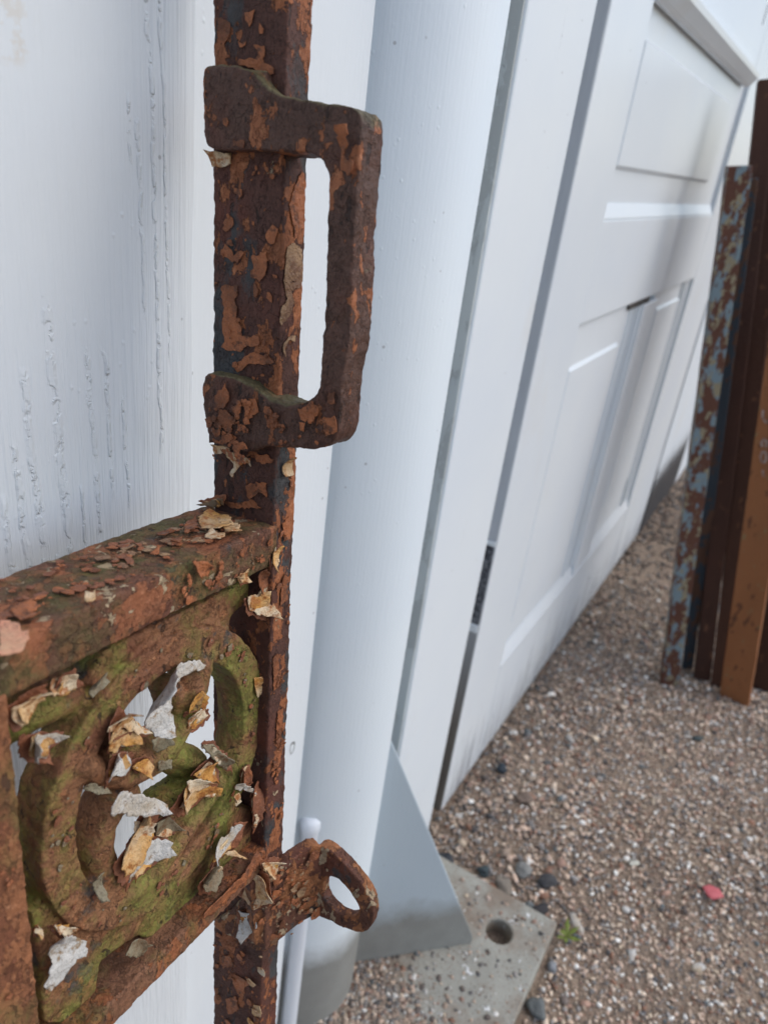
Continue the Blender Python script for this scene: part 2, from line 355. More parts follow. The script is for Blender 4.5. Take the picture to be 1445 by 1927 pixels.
def pebbles(name, px, py, r, cols, zoff=None):
    n = len(px)
    q = rng.normal(size=(n, 4)); q /= np.linalg.norm(q, axis=1)[:, None]; a, b, c_, d = q.T
    R = np.stack([1 - 2 * (c_**2 + d**2), 2 * (b * c_ - a * d), 2 * (b * d + a * c_), 2 * (b * c_ + a * d), 1 - 2 * (b**2 + d**2), 2 * (c_ * d - a * b),
                  2 * (b * d - a * c_), 2 * (c_ * d + a * b), 1 - 2 * (b**2 + c_**2)], 1).reshape(n, 3, 3)
    sc = np.stack([rng.uniform(.85, 1.35, n), rng.uniform(.6, 1., n), rng.uniform(.4, .8, n)], 1)
    v = IV[None] * rng.uniform(.82, 1.15, (n, 12, 1)) * sc[:, None] * r[:, None, None]
    v = np.einsum('nij,nkj->nki', R, v)
    v[..., 2] *= .75
    v[..., 0] += px[:, None]; v[..., 1] += py[:, None]
    v[..., 2] += (gh(px, py) + r * .15 + (0 if zoff is None else zoff))[:, None]
    f = (IF[None] + (np.arange(n) * 12)[:, None, None]).reshape(-1)
    me = bpy.data.meshes.new(name); me.vertices.add(n * 12); me.vertices.foreach_set('co', v.reshape(-1))
    nt = n * 20; me.loops.add(nt * 3); me.loops.foreach_set('vertex_index', f.astype(np.int32))
    me.polygons.add(nt); me.polygons.foreach_set('loop_start', np.arange(nt, dtype=np.int32) * 3)
    me.update(); me.validate()
    ca = me.attributes.new('stone_colour', 'FLOAT_COLOR', 'POINT')
    cc = np.ones((n, 12, 4)); cc[..., :3] = cols[:, None]; ca.data.foreach_set('color', cc.reshape(-1).astype(np.float32))
    return me
m = Mat('gravel_stone', .75, .35)
at = m.node('ShaderNodeAttribute', attribute_name='stone_colour').outputs['Color']
M['stone'] = m.fin(m.mix(m.step(m.noise(900, 3), .3, .7, 0, .45), at, m.mix(.5, at, (.55, .48, .42))), m.noise(800, 3), .0005)
def scatter(n, x0, x1, y0, y1, r0, r1):
    x = rng.uniform(x0, x1, n); y = rng.uniform(y0, y1, n); r = r0 + (r1 - r0) * rng.random(n) ** 3
    return x, y, r
parts = [scatter(56000, .30, 1.15, -.42, .19, .0010, .0031), scatter(900, .32, 1.2, -.42, .17, .0028, .0055),
         scatter(16000, 1.15, 2.6, -.45, .19, .0026, .0055), scatter(6000, 2.6, 5, -1.2, .19, .005, .009),
         scatter(420, .42, 1.1, .05, .168, .003, .0066)]
x = np.concatenate([p[0] for p in parts]); y = np.concatenate([p[1] for p in parts]); r = np.concatenate([p[2] for p in parts])
keep = ~((x > .27) & (x < .492) & (y > .028) & (y < .3) & (rng.random(len(x)) > .0))
# a drift of finer gravel lies on the near-wall corner of the plate
x, y, r = x[keep], y[keep], r[keep]
ci = rng.choice(len(PAL), len(x), p=PW); cols = PAL[ci] * rng.uniform(.8, 1.4, (len(x), 1))
dk = np.clip((y - .05) / .10, 0, 1) * (rng.random(len(x)) < .5) + np.clip((x - .9) / .5, 0, 1) * np.clip((y + .03) / .1, 0, 1) * 1.3 ; cols = cols * (1 - .5 * np.clip(dk, 0, 1.5))[:, None]  # dark debris at door foot, plus contact shade behind posts painted into pebble colours
mx, my, mr = scatter(15000, .30, .48, .036, .17, .0009, .0034)
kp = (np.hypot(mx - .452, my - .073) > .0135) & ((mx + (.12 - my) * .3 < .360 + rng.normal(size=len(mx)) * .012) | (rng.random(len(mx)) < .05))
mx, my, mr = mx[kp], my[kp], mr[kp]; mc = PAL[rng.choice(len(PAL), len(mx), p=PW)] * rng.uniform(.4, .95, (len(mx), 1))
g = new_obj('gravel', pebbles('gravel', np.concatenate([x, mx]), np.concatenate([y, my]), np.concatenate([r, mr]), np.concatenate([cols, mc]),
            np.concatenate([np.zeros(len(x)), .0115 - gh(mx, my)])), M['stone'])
tag(g, 'fine brown and white gravel strewn over the yard up to the door', kind='stuff')

# ------------------------------------------------------------------ the wall: boards behind the gate
WH = 2.3
wl = empty('timber_wall', (.1, .18, 0), 'white painted board wall close behind the rusty gate, with raised grain', 'wall')
def wbox(*a, parent, **k):
    o = box(*a, **k); o.parent = parent; o.matrix_parent_inverse = Matrix.Translation(parent.location).inverted(); return o
def adopt(o, parent):
    o.parent = parent; o.matrix_parent_inverse = Matrix.Translation(parent.location).inverted(); return o
# near board, with a slightly wavy worn arris
zs = np.linspace(0, WH, 240); vs = []; fs = []
for z in zs:
    e = .1815 + .0016 * (.65 - z) + .0006 * mnoise.noise(Vector((0, 3, z * 28))) + .0003 * mnoise.noise(Vector((5, 3, z * 120)))
    for (a, b) in ((-1.2, .205), (-1.2, .171), (e - .0012, .171), (e - .0003, .1714), (e, .1722), (e, .205)): vs.append((a, b, z))
for i in range(len(zs) - 1):
    for j in range(5): k = i * 6 + j; fs.append((k, k + 1, k + 7, k + 6))
o = mesh('board', vs, fs, M['boardA']); recalc(o); adopt(o, wl)
wbox('board', (.175, .2795), (.1765, .206), (.004, WH), M['boardB'], parent=wl, bevel=.0012)
wbox('backing', (-1.2, .40), (.262, .29), (-.01, WH), M['void'], parent=wl, bevel=0)

# ------------------------------------------------------------------ steel post with foot plate
pc = (.3266, .193); pr = .0440
post = empty('steel_post', (pc[0], pc[1], 0), 'round white painted steel post with bare galvanised foot, bolted plate and gusset', 'post')
n = 96; vs = []; fs = []
for z in (.012, WH):
    for i in range(n): a = 2 * math.pi * i / n; vs.append((pc[0] + pr * math.cos(a), pc[1] + pr * math.sin(a), z))
fs = [(i, (i + 1) % n, n + (i + 1) % n, n + i) for i in range(n)] + [tuple(range(n, 2 * n))]
adopt(mesh('post_tube', vs, fs, M['post'], smooth=False), post); post.children[0].data.polygons.foreach_set('use_smooth', [True] * n + [False])
# gusset: plate on the diagonal
ap = ray(740, 1380); t = .52 / (ap[0] + ap[1]); apz = .6 + ap[2] * t
dv = np.array([.7071, -.7071, 0]); nv = np.array([.7071, .7071, 0]) * .003
A0 = np.array([pc[0], .52 - pc[0], 0]) + dv * .0435
tip = (.430 - A0[0]) / .7071
prof = [(0, .012), (tip, .012), (tip, .020), (.0015, apz), (0, apz)]
vs = [A0 + dv * s_ + np.array([0, 0, z_]) + sg * nv for sg in (-1, 1) for s_, z_ in prof]; k = len(prof)
fs = [tuple(range(k)), tuple(range(2 * k - 1, k - 1, -1))] + [(i, (i + 1) % k, k + (i + 1) % k, k + i) for i in range(k)]
o = mesh('gusset', vs, fs, M['gusset'], bevel=.0012); recalc(o); adopt(o, post)
# base plate with bolt hole
import bmesh
X0, X1, Y0, Y1 = .30, .4905, .0335, .40; HC = (.452, .073); HR = .0115
bm = bmesh.new(); outer = []; inner = []
N_ = 48
for i in range(N_):
    a = 2 * math.pi * (i + .5) / N_; ca, sa = math.cos(a), math.sin(a)
    ts = []
    if ca > 1e-6: ts.append((X1 - HC[0]) / ca)
    if ca < -1e-6: ts.append((X0 - HC[0]) / ca)
    if sa > 1e-6: ts.append((Y1 - HC[1]) / sa)
    if sa < -1e-6: ts.append((Y0 - HC[1]) / sa)
    t = min(ts); outer.append((HC[0] + ca * t, HC[1] + sa * t)); inner.append((HC[0] + HR * ca, HC[1] + HR * sa))
cor = [(X1, Y1), (X0, Y1), (X0, Y0), (X1, Y0)]
for c_ in cor:
    k = min(range(N_), key=lambda i: (outer[i][0] - c_[0])**2 + (outer[i][1] - c_[1])**2); outer[k] = c_
T = .012
ot = [bm.verts.new((*p, T)) for p in outer]; it = [bm.verts.new((*p, T)) for p in inner]; ob = [bm.verts.new((*p, -.01)) for p in outer]; ib = [bm.verts.new((*p, -.006)) for p in inner]
for i in range(N_):
    j = (i + 1) % N_
    bm.faces.new((ot[i], ot[j], it[j], it[i])); bm.faces.new((ot[j], ot[i], ob[i], ob[j])); bm.faces.new((it[i], it[j], ib[j], ib[i]))
bm.faces.new(ib)
bmesh.ops.recalc_face_normals(bm, faces=bm.faces)
me = bpy.data.meshes.new('base_plate'); bm.to_mesh(me); bm.free()
o = new_obj('base_plate', me, M['plate']); b = o.modifiers.new('b', 'BEVEL'); b.width = .0015; b.segments = 2; b.limit_method = 'ANGLE'; b.angle_limit = .8; adopt(o, post)

# rod beside the post
rc = (.290, .1735); rr = .0062; rz = .226
vs = []; fs = []; n = 24; rings = [(0, rr), (rz - .012, rr), (rz - .010, rr * 1.12), (rz - .003, rr * 1.12), (rz, rr * .7)]
for z, q in rings:
    for i in range(n): a = 2 * math.pi * i / n; vs.append((rc[0] + q * math.cos(a), rc[1] + q * math.sin(a), z))
for k in range(len(rings) - 1):
    fs += [(k * n + i, k * n + (i + 1) % n, (k + 1) * n + (i + 1) % n, (k + 1) * n + i) for i in range(n)]
fs.append(tuple(range((len(rings) - 1) * n, len(rings) * n)))
tag(mesh('bolt_rod', vs, fs, M['rod'], smooth=True), 'thin white painted upright rod with rounded top, between wall board and round post', 'rod')

# ------------------------------------------------------------------ door frame
fr = empty('door_frame', (.46, .18, 0), 'white painted flat door jamb between the round post and the panelled door', 'door frame')
wbox('jamb', (.4100, .5125), (.1725, .23), (.002, WH), M['jamb'], parent=fr, bevel=.0015)
o = wbox('jamb_edge', (.4082, .4099), (.1742, .23), (.002, WH), M['edge'], parent=fr, bevel=0)
wbox('door_stop', (.5126, .5384), (.186, .235), (.0, WH), M['gap'], parent=fr, bevel=0)
hp = wbox('hinge_leaf', (.5374, .5384), (.1742, .2000), (.235, .312), M['hinge'], parent=fr, bevel=.0006)
wbox('hinge_edge', (.5366, .5384), (.1740, .200), (.226, .2345), M['paint'], parent=fr, bevel=.001)
wbox('hinge_edge', (.5370, .5384), (.1740, .200), (.3125, .317), M['paint'], parent=fr, bevel=.001)

# ------------------------------------------------------------------ panelled door
DX0, DX1 = .5400, 1.348; YF = .173; YB = .205; YR = .1815
door = empty('panelled_door', (.94, .19, 0), 'white glossy panelled wooden door with raised fields, beside the stacked rusty posts', 'door')
def dbox(nm, x, y, z, bevel=.0012, mat='door'): return wbox(nm, x, y, z, M[mat], parent=door, bevel=bevel)
DB = .010
dbox('edge_strip', (.5385, .5399), (.1737, .204), (DB, 2.0), bevel=0, mat='gap')
dbox('stile', (DX0, .634), (YF, YB), (DB, 2.0)); dbox('stile', (1.152, DX1), (YF, YB), (DB, 2.0))
dbox('rail', (.6345, 1.1515), (YF + .0002, YB), (DB, .134)); dbox('rail', (.6345, 1.1515), (YF + .0002, YB), (.484, .566))
dbox('rail', (.6345, 1.1515), (YF + .0002, YB), (.722, 2.0))
dbox('shrinkage_gap', (.812, .900), (.1752, .1778), (.4768, .4838), bevel=0, mat='void')
dbox('mullion', (.872, .940), (YF + .0004, YB), (.1345, .4765))
def bevelled_panel(x0, x1, z0, z1, fx0, fx1, fz0, fz1, ybk, yfd):
    """recessed sheet with a raised field: field has sharp little shoulders"""
    o = dbox('panel', (x0, x1), (ybk, YB - .003), (z0, z1), bevel=0)
    b = .0035
    vs = [(fx0 - b, ybk + .0002, fz0 - b), (fx1 + b, ybk + .0002, fz0 - b), (fx1 + b, ybk + .0002, fz1 + b), (fx0 - b, ybk + .0002, fz1 + b),
          (fx0, yfd, fz0), (fx1, yfd, fz0), (fx1, yfd, fz1), (fx0, yfd, fz1)]
    fs = [(4, 5, 6, 7), (0, 1, 5, 4), (1, 2, 6, 5), (2, 3, 7, 6), (3, 0, 4, 7)]
    o = mesh('raised_field', vs, fs, M['door']); recalc(o); adopt(o, door)
    return o
bevelled_panel(.6345, 1.1515, .566, .722, .646, 1.065, .606, .688, .1790, .1752)
bevelled_panel(.6345, .8715, .134, .484, .648, .805, .180, .441, .1782, .1757)
bevelled_panel(.9405, 1.1515, .134, .484, .965, 1.095, .200, .46, .1782, .1760)
def wedge(nm, x0, x1, prof):
    vs = [(x0, y, z) for y, z in prof] + [(x1, y, z) for y, z in prof]; k = len(prof)
    fs = [tuple(range(k)), tuple(range(2 * k - 1, k - 1, -1))] + [(i, (i + 1) % k, k + (i + 1) % k, k + i) for i in range(k)]
    o = mesh(nm, vs, fs, M['door']); recalc(o); adopt(o, door); return o
# sloping sills (catch the light), small top mouldings, uprights beads
wedge('sill_moulding', .6347, 1.145, [(YF + .0008, .5662), (.1789, .5662), (.1789, .5775), (.1780, .578), (YF + .0008, .5675)])
wedge('sill_moulding', .6347, .866, [(YF + .0008, .1342), (.1781, .1342), (.1781, .1505), (.1775, .151), (YF + .0008, .1365)])
wedge('sill_moulding', .9407, 1.145, [(YF + .0008, .1342), (.1781, .1342), (.1781, .1505), (.1775, .151), (YF + .0008, .1365)])
for xa, xb, z0, z1 in ((.830, .836, .15, .4835), (.848, .8535, .15, .4835), (.862, .870, .15, .4835), (1.1, 1.106, .152, .4835), (1.12, 1.127, .152, .4835)):
    dbox('bead', (xa, xb), (.1764 if xa < .85 else .1752, .1782), (z0, z1), bevel=.0015)
# projecting weather moulding at the top of the panel: sloped soffit
wedge('weather_moulding', .640, 1.125, [(YF - .0005, .7120), (YF + .004, .7125), (YF + .004, .7285), (YF - .010, .7285), (YF - .0115, .727), (YF - .0108, .722), (YF - .004, .7145)])
wedge('paint_crack', 1.112, 1.1135, [(YF + .0006, .795), (YF - .0003, .795), (YF - .0003, .775), (YF + .0006, .775)]).data.materials[0] = M['gap2']
dk = wbox('rebate', (1.3485, 1.372), (.190, .235), (0, 2.0), M['gap'], parent=fr, bevel=0)
wbox('jamb', (1.3725, 1.70), (.1735, .23), (.0, 2.0), M['far'], parent=fr, bevel=.001)
wbox('jamb_edge', (1.3705, 1.3723), (.1755, .23), (.0, 2.0), M['gap2'], parent=fr, bevel=0)
wbox('head', (.5187, 1.70), (.1735, .23), (2.004, WH), M['paint'], parent=fr, bevel=.001)
fw = tag(box('rear_wall', (1.7015, 6.), (.1745, .23), (-.01, WH), M['paint'], bevel=0), 'far white painted wall beyond the door, mostly hidden by rusty posts', 'wall')
tag(box('indoor_floor', (-1.2, 6.), (.30, 3.), (-.02, -.002), M['void'], bevel=0), kind='structure')

# ------------------------------------------------------------------ rusty gate
gate = empty('rusty_gate', g3(0, 0, -.3), 'rusty flaking iron gate with cast scroll ring, leaning on the white wall', 'gate')
def gbox(nm, u, v, w, mat, **k):
    vs = [g3(*p) for p in ((u[0], v[0], w[0]), (u[1], v[0], w[0]), (u[1], v[1], w[0]), (u[0], v[1], w[0]), (u[0], v[0], w[1]), (u[1], v[0], w[1]), (u[1], v[1], w[1]), (u[0], v[1], w[1]))]
    o = mesh(nm, vs, BF, mat); adopt(o, gate); return organic(o, **k)
bar_d = ((.02, .0007), (.004, .00045), (.0015, .0003))
gbox('gate_bar', (-.0017, .0086), (-.0002, .0226), (-.53, .22), M['iron_bar'], vox=.0006, smooth=2, d=bar_d)
gbox('gate_bar', (-.101, -.0895), (-.001, .0215), (-.53, -.083), M['iron_left'], vox=.0006, smooth=3, d=bar_d)
gbox('top_rail', (-.40, .0003), (-.0004, .0270), (-.0845, -.0722), M['iron_rail'], vox=.0006, smooth=4, d=((.02, .0010), (.004, .0006), (.0018, .0004)))
gbox('bottom_rail', (-.0895, .0003), (-.0004, .0235), (-.1975, -.1890), M['iron_low'], vox=.0006, smooth=3, d=((.02, .0010), (.004, .0006), (.0018, .0004)))

# cast ring and scroll
G = Geo()
cu, cw, ri, ro = -.0405, -.1358, .0318, .0415
def gfn(p, v): return g3(p[0], v, p[1])
v0, v1 = .0040, .0150
n = 72
for i in range(n):        # annulus pieces (slightly oval)
    a, b = 2 * math.pi * i / n, 2 * math.pi * (i + 1.15) / n
    pts = [(cu + ri * math.cos(a), cw + ri * math.sin(a) * 1.02), (cu + ro * math.cos(a), cw + ro * 1.02 * math.sin(a)),
           (cu + ro * math.cos(b), cw + ro * 1.02 * math.sin(b)), (cu + ri * math.cos(b), cw + ri * 1.02 * math.sin(b))]
    G.prism(pts, gfn, v0, v1)
def ppoly(px, a, b, back=0.):
    pts = [gp(x_, y_, V, a) for x_, y_ in px]; G.prism([(q[0], q[2]) for q in pts], gfn, a + back, b)
# webs joining ring to rails: top middle / top right, bottom, right foot
ppoly([(200, 1225), (470, 1090), (470, 1128), (436, 1160), (430, 1195), (455, 1240), (400, 1235), (300, 1240), (215, 1300), (160, 1290)], .0060, .0145)
ppoly([(180, 1690), (280, 1720), (400, 1610), (440, 1520), (495, 1520), (495, 1600), (300, 1770), (262, 1762), (225, 1785), (190, 1812), (170, 1927), (85, 1927), (75, 1800), (60, 1720), (110, 1690)], .0060, .0150)
ppoly([(0, 1300), (40, 1320), (20, 1420), (0, 1440)], .008, .016)
def stroke(px, w0, w1, v, dv, n=26):
    pts = [gp(x_, y_, V, v) for x_, y_ in px]
    L = [0]
    for a, b in zip(pts, pts[1:]): L.append(L[-1] + np.linalg.norm(b - a))
    for i in range(n):
        s_ = L[-1] * i / (n - 1)
        k = min(max(j for j in range(len(L)) if L[j] <= s_ + 1e-12), len(pts) - 2); f = (s_ - L[k]) / max(1e-9, L[k + 1] - L[k])
        c_ = pts[k] * (1 - f) + pts[k + 1] * f; tt = i / (n - 1); ww = (w0 * (1 - tt) + w1 * tt) * .5
        G.ball((c_[0], v + dv, c_[2]), (ww, dv, ww))
stroke([(395, 1262), (385, 1310), (366, 1360), (340, 1410), (305, 1445), (262, 1468), (215, 1466), (180, 1450)], .0108, .0085, .0018, .0068)
stroke([(340, 1300), (354, 1340), (350, 1385)], .006, .010, .0035, .006, 12)
stroke([(318, 1555), (296, 1600), (270, 1650)], .013, .010, .0088, .004, 12)
stroke([(262, 1400), (300, 1425), (345, 1440), (385, 1470)], .007, .0085, .0055, .005, 16)
stroke([(215, 1385), (240, 1400), (262, 1425), (300, 1440)], .007, .0095, .004, .006, 14)
stroke([(340, 1425), (385, 1440), (398, 1462), (370, 1492), (330, 1520)], .0085, .006, .003, .006, 18)
stroke([(262, 1508), (232, 1530), (212, 1565), (208, 1610), (214, 1660), (235, 1700)], .0085, .0110, .0035, .007, 22)
stroke([(425, 1480), (388, 1535), (348, 1596), (300, 1655), (255, 1695)], .0075, .0100, .0028, .0065, 24)
stroke([(465, 1240), (470, 1300), (468, 1380), (455, 1440), (435, 1500)], .0060, .0070, .0035, .0060, 22)
stroke([(-10, 1392), (40, 1372), (90, 1345), (150, 1320)], .011, .011, .006, .006, 20)
ring = G.build('scroll_ring', M['iron_ring'], None); adopt(ring, gate)
organic(ring, vox=.00055, smooth=5, d=((.014, .0008), (.0045, .0007), (.0016, .0004)))

# latch handle: D-shaped, profile traced in the plane across the bar
H1 = [(382, 200), (381, 140), (385, 124), (400, 122), (450, 123), (475, 132), (492, 150), (505, 164), (530, 177), (560, 184), (600, 191), (655, 197), (668, 202), (677, 213), (681, 232), (680, 255),
      (677, 300), (668, 415), (663, 530), (659, 640), (648, 696), (642, 750), (640, 795), (636, 815), (628, 832), (614, 843), (590, 846), (545, 842), (502, 840), (485, 846), (466, 852), (433, 845), (402, 834), (390, 815), (385, 780), (381, 730),
      (383, 708), (392, 701), (433, 708), (470, 722), (505, 750), (544, 762), (575, 756), (595, 745), (603, 722), (606, 690), (607, 612), (611, 530), (615, 430), (618, 345), (614, 318), (603, 298), (590, 290), (575, 287),
      (520, 284), (440, 283), (400, 280), (389, 272), (384, 250)]
pts = [gp(x_, y_, U, -.0060) for x_, y_ in H1]
import bmesh as _b
def hfn(p, u): return g3(u, p[0], p[1])
H = Geo(); poly = [(q[1], q[2]) for q in pts]
H.prism(poly, hfn, -.0060, .0046)
# the collars reach round behind the bar
for wa, wb in ((.030, .0450), (-.051, -.0335)):
    H.prism([(.0225, wa), (.0225, wb), (.004, wb), (.004, wa)], hfn, -.004, .0118)
ho = H.build('latch_handle', M['iron_handle']); adopt(ho, gate)
organic(ho, vox=.0005, smooth=9, d=((.015, .0012), (.004, .0007), (.0012, .00035)))

# eye bracket: bent strap and eye
E_ = Geo()
b_top, b_bot = np.array((.0200, -.0095, -.2005)), np.array((.0175, -.0115, -.2260))
n1 = np.cross(np.array((.022, -.009, 0.)), np.array((0, 0, 1.))); n1 /= np.linalg.norm(n1)   # strap normal in uvw
def strap_pt(px_, py_, off):
    A = n1[0] * U + n1[1] * V + n1[2] * W
    c_ = n1 @ np.array((-.003, -.0015, 0)); q = gp(px_, py_, A, c_)
    return q
SP = [(470, 1668), (488, 1648), (505, 1640), (527, 1634), (552, 1617), (574, 1601), (590, 1590), (603, 1590), (604, 1722), (585, 1727), (552, 1748), (521, 1773), (500, 1793), (480, 1780)]
sp = [strap_pt(x_, y_, 0) for x_, y_ in SP]
back = n1 if (n1 @ np.array((0, 1, 0))) > 0 else -n1
k = len(sp); E_.add([g3(*q) for q in sp] + [g3(*(q + back * .0048)) for q in sp], [tuple(range(k - 1, -1, -1)), tuple(range(k, 2 * k))] + [(i, (i + 1) % k, k + (i + 1) % k, k + i) for i in range(k)])
UE = float(strap_pt(600, 1655, 0)[0])
out = [(596, 1594), (607, 1594), (618, 1600), (634, 1613), (655, 1634), (680, 1663), (697, 1695), (703, 1718), (701, 1738), (689, 1753), (668, 1754), (640, 1744), (618, 1732), (596, 1724)]
hol = [(621, 1649), (633, 1653), (649, 1666), (664, 1686), (675, 1708), (673, 1724), (658, 1729), (636, 1721), (617, 1703), (607, 1683), (609, 1662)]
def resample(pp, n):
    pp = [np.array(p, float) for p in pp]; c0 = np.mean(pp, 0); res = []
    per = [0]
    for a, b in zip(pp, pp[1:] + pp[:1]): per.append(per[-1] + np.linalg.norm(b - a))
    for i in range(n):
        s_ = per[-1] * i / n; k = max(j for j in range(len(pp)) if per[j] <= s_ + 1e-9); f = (s_ - per[k]) / (per[k + 1] - per[k])
        res.append(pp[k] * (1 - f) + pp[(k + 1) % len(pp)] * f)
    return res
nn = 40; oo = resample(out, nn); hc = np.mean(hol, 0); hh = resample(hol, 80)
ang = lambda p: math.atan2(p[1] - hc[1], p[0] - hc[0])
for i in range(nn):
    j = (i + 1) % nn
    near = lambda p: min(hh, key=lambda q: abs((ang(q) - ang(p) + math.pi) % (2 * math.pi) - math.pi))
    q4 = [oo[i], oo[j], near(oo[j]), near(oo[i])]
    c4 = np.mean(q4, 0); q4 = [c4 + (p - c4) * 1.04 for p in q4]
    g4 = [gp(p[0], p[1], U, UE) for p in q4]
    E_.add([g3(*q) for q in g4] + [g3(*(q + np.array((.0048, 0, 0)))) for q in g4], BF)
# wrap across the bar's near face
wr = [gp(x_, y_, U, -.0042) for x_, y_ in [(401, 1737), (430, 1716), (455, 1690), (472, 1662), (494, 1645), (500, 1700), (500, 1792), (480, 1790), (440, 1766), (406, 1746)]]
k = len(wr); E_.add([g3(*q) for q in wr] + [g3(*(q + np.array((.004, 0, 0)))) for q in wr], [tuple(range(k - 1, -1, -1)), tuple(range(k, 2 * k))] + [(i, (i + 1) % k, k + (i + 1) % k, k + i) for i in range(k)])
eo = E_.build('eye_bracket', M['iron_eye']); adopt(eo, gate)
organic(eo, vox=.0005, smooth=6, d=((.012, .0008), (.004, .0006), (.0015, .0003)))

# ---- lifted paint flakes
def flake(px, axis, val, mat, curl=.0015, lift=.0, ang=None, jag=.0006, parent=gate, thick=.00028, nm='paint_flake', seed=0):
    rnd = random.Random(seed + int(px[0][0] * 7 + px[0][1]))
    A = {'U': U, 'V': V, 'W': W}[axis]
    e1, e2 = {'U': (V, W), 'V': (U, W), 'W': (U, V)}[axis]
    p3 = [g3(*gp(x_, y_, A, val)) for x_, y_ in px]; c0 = np.mean(p3, 0)
    pts = [((p - c0) @ e1, (p - c0) @ e2) for p in p3]
    ring_ = []
    for a, b in zip(pts, pts[1:] + pts[:1]):
        L = math.hypot(b[0] - a[0], b[1] - a[1]); k = max(1, int(L / .0009))
        for i in range(k):
            f = i / k; q = (a[0] + (b[0] - a[0]) * f, a[1] + (b[1] - a[1]) * f)
            s_ = jag * (.4 if i == 0 else 1)
            ring_.append((q[0] + rnd.uniform(-s_, s_), q[1] + rnd.uniform(-s_, s_)))
    n = len(ring_); xs_ = [p[0] for p in ring_]; ys_ = [p[1] for p in ring_]
    ins = []
    def inside(x, y):
        c = False
        for i in range(n):
            x1, y1 = ring_[i]; x2, y2 = ring_[i - 1]
            if (y1 > y) != (y2 > y) and x < (x2 - x1) * (y - y1) / (y2 - y1) + x1: c = not c
        return c
    st = max(.0007, (max(xs_) - min(xs_)) / 22)
    x = min(xs_)
    while x < max(xs_):
        y = min(ys_)
        while y < max(ys_):
            q = (x + rnd.uniform(-.2, .2) * st, y + rnd.uniform(-.2, .2) * st)
            if inside(*q): ins.append(q)
            y += st
        x += st
    vv, ee, ff, *_ = delaunay_2d_cdt([Vector(p) for p in ring_ + ins], [], [tuple(range(n))], 1, 1e-7)
    a = rnd.uniform(0, 6.28) if ang is None else ang
    ca, sa = math.cos(a), math.sin(a); ex = max(abs(p[0] * ca + p[1] * sa) for p in ring_) or 1
    out_ = -1.
    o3 = []
    for p in vv:
        s_ = (p.x * ca + p.y * sa) / ex; t_2 = (-p.x * sa + p.y * ca)
        h = curl * (max(0, s_) ** 2.6 * 2.3 + 1.1 * max(0, -s_) ** 2.6) + (.0016 if curl > .0001 else .0001) * mnoise.noise(Vector((p.x * 130, p.y * 130, seed + px[0][0] * .1))) + (.00025 if curl > .0001 else .00005) * mnoise.noise(Vector((p.x * 600, p.y * 600, 3.)))
        o3.append(c0 + p.x * e1 + p.y * e2 + A * out_ * (lift + h))
    o = mesh(nm, o3, [tuple(f) for f in ff], M[mat], smooth=curl > .0001); adopt(o, parent)
    sm = o.modifiers.new('t', 'SOLIDIFY'); sm.thickness = thick; sm.offset = 0
    return o
